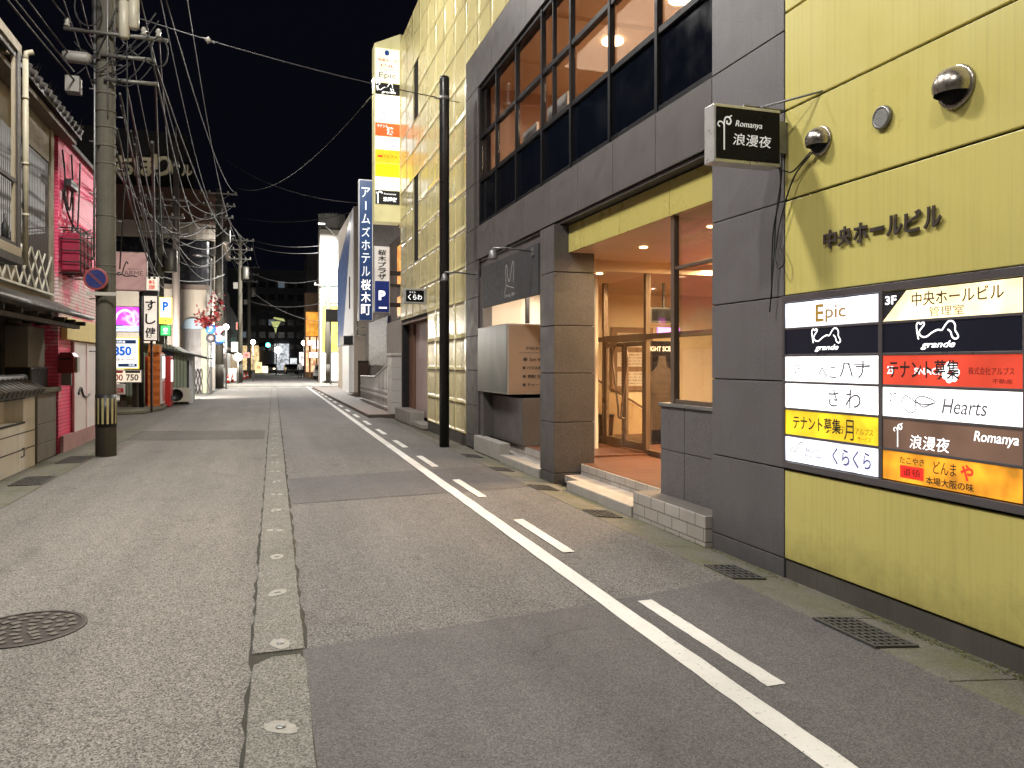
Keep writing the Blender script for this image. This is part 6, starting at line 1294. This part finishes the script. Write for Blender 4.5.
# cars far up the street
def car(label, loc, rz, col, lights=False):
    t = thing('parked_car', label, 'car', loc, rz); L_, W_ = 3.9, 1.66
    pf = [(-1.95, .28), (1.95, .28), (1.95, .72), (1.80, .86), (1.0, .95), (.55, 1.42), (-1.15, 1.48), (-1.75, 1.0), (-1.95, .85)]
    g = MB(); g.prism([(a, b) for a, b in pf], -W_/2, W_/2, 'y'); g.obj('body', col, t, bev=.06)
    g = MB()
    for s_ in (-1, 1): g.prism([(.88, .97), (.5, 1.36), (-1.1, 1.40), (-1.55, 1.0)], s_*(W_/2+.002), s_*(W_/2+.006), 'y')
    g.add([(1.0+.02, -.7, .97), (1.0+.02, .7, .97), (.58, .62, 1.40), (.58, -.62, 1.40)], [(0, 1, 2, 3)]); g.add([(-1.19, -.62, 1.45), (-1.19, .62, 1.45), (-1.74, .7, 1.05), (-1.74, -.7, 1.05)], [(0, 1, 2, 3)]); g.obj('window', black_g, t)
    for a in (-1.2, 1.2):
        for s_ in (-1, 1):
            g = MB(); g.lathe([(.30, -.1), (.31, -.06), (.31, .06), (.30, .1)], (a, s_*(W_/2-.07), .31), 20, 'y'); wh = g.obj('wheel', mat('tyre', (.012, .012, .012), .8), t); g = MB(); g.lathe([(.19, -.11), (.19, .11)], (a, s_*(W_/2-.07), .31), 16, 'y'); g.obj('rim', steel_d, wh)
    for s_ in (-1, 1):
        g = MB(); g.box(-1.97, -1.93, s_*.55-.15, s_*.55+.15, .72, .9); g.obj('tail_light', mat('tail_red', (.4, .02, .02), .3), t); g = MB(); g.box(1.92, 1.97, s_*.55-.16, s_*.55+.16, .6, .74); g.obj('headlight', emit('head_lamp', (1, .8, .5), 8) if lights else ins, t)
    return t
x, y = GP(317, 379.0); car('white hatchback parked beside the orange shop building', (x+.8, y+2, 0), -1.75, mat('car_white', (.66, .66, .66), .25, 0, .04, 2, coat=.6))
x, y = GP(291, 374); car('dark car far up the street near the pedestrian', (x, y, 0), -1.5, mat('car_dark', (.02, .02, .024), .25, 0, .04, 2, coat=.6))
x, y = GP(270, 371.8); car('car with glowing headlights facing viewer at far crossing', (x, min(y, 135), 0), -PI/2, mat('car_grey', (.1, .09, .08), .3), True)
# =================================================================== light: lit street lamps, added fill lamps, faint night sky
street_lamp('street_lamp', 'lit street lamp on tall post left of the old house, above the frame', (-3.05, 8.0, 0), (-1.7, 8.4, 10.2), 1350, own_post=True, size=1.3)
street_lamp('street_lamp', 'lit street lamp on a post behind the viewer on the left', (-3.0, -3.5, 0), (-1.6, -2.2, 9.2), 420, own_post=True)
street_lamp('street_lamp', 'lit street lamp across from the viewer, left of the lane above the frame', (-3.05, 2.6, 0), (-1.9, 3.0, 9.6), 480, own_post=True)
x_, z_ = -2.6, 9.4
street_lamp('street_lamp', 'lit street lamp on the dark plaza building wall, hidden behind the tower sign', (4.3, 23.9, 8.2), (3.42, 23.4, 10.0), 1050, tilt=(0, R(48), 0))  # fill lamp added to brighten the left side, kept out of view
street_lamp('street_lamp', 'lit street lamp high on the near utility pole, above the frame', (PX+.1, PY+.1, 10.9), (-1.5, 17.0, 11.6), 620, tilt=(0, R(-42), 0))  # fill lamp added to brighten the far yellow wall and middle road
fl = thing('fill_flood_light', 'low flood light behind the green hut lighting the concrete building', 'flood light', (-3.9, 36.6, 1.7)); g = MB(); g.box(-.25, .25, -.06, .06, -.15, .15); g.obj('housing', black, fl, bev=.02); g = MB(); g.box(-.21, .21, .0605, .065, -.11, .11); g.obj('lens', led, fl); g = MB(); g.tube([(0, 0, -.15), (0, -.1, -.3), (0, -.1, -1.7)], .03, 6); g.obj('bracket', steel_d, fl)  # fill light added for the concrete wall, kept out of view
ld = bpy.data.lights.new('flood_fill', 'AREA'); ld.energy = 1500; ld.size = .5; ld.color = (1, .92, .82); lo = bpy.data.objects.new('flood_fill', ld); COL.objects.link(lo); lo.location = (0, .09, 0); lo.rotation_euler = (R(86), 0, 0); lo.parent = fl
def area(name, parent, loc, e, sx, sy, col, rot=(0, 0, 0)):
    ld = bpy.data.lights.new(name, 'AREA'); ld.energy = e; ld.shape = 'RECTANGLE'; ld.size = sx; ld.size_y = sy; ld.color = col
    o = bpy.data.objects.new(name, ld); COL.objects.link(o); o.location = Vector(loc)-parent.location; o.rotation_euler = rot; o.parent = parent
warm = (1, .66, .33)
area('entrance_light', B, (4.75, 8.2, 3.05), 85, .5, 1.6, warm); area('lobby_light', B, (7.2, 10.6, 3.02), 2000, 1.6, 3.5, warm); area('bay_light', B, (4.75, 12.6, 2.9), 100, .5, 1.2, (1, .84, .66))
area('upper_room_light', B, (5.8, 9.6, 6.6), 340, 2, 5, (1, .74, .52), )
w_ = bpy.data.worlds.new('World'); sc.world = w_; w_.use_nodes = True; nt = w_.node_tree; bg = nt.nodes['Background']
sky = nt.nodes.new('ShaderNodeTexSky'); sky.sky_type = 'NISHITA'; sky.sun_disc = False; sky.sun_elevation = R(-5); sky.sun_rotation = R(200)
hs = nt.nodes.new('ShaderNodeMix'); hs.data_type = 'RGBA'; hs.blend_type = 'ADD'; hs.inputs[0].default_value = 1; hs.inputs[7].default_value = (.020, .021, .045, 1)
nt.links.new(sky.outputs[0], hs.inputs[6]); nt.links.new(hs.outputs[2], bg.inputs['Color']); bg.inputs['Strength'].default_value = .1
sun = bpy.data.lights.new('night_sun', 'SUN'); sun.energy = .08; sun.angle = R(25); sun.color = (1, .93, .84); so = bpy.data.objects.new('night_sun', sun); COL.objects.link(so); so.rotation_euler = (R(48), 0, R(-55))
# =================================================================== camera
cd = bpy.data.cameras.new('camera'); cam = bpy.data.objects.new('camera', cd); COL.objects.link(cam); sc.camera = cam
cam.location = (0, 0, HC); cam.rotation_euler = (PI/2, 0, -TH); cd.sensor_fit = 'HORIZONTAL'; cd.sensor_width = 36; cd.lens = F/1024*36; cd.shift_y = -(384-VY)/1024; cd.clip_end = 3000; cd.clip_start = .05
sc.view_settings.view_transform = 'Standard'; sc.view_settings.look = 'None'; sc.view_settings.exposure = 0; sc.view_settings.gamma = 1
sc.cycles.use_denoising = True; sc.cycles.max_bounces = 8; sc.cycles.transparent_max_bounces = 12; sc.cycles.sample_clamp_indirect = 4; sc.cycles.caustics_reflective = False; sc.cycles.caustics_refractive = False
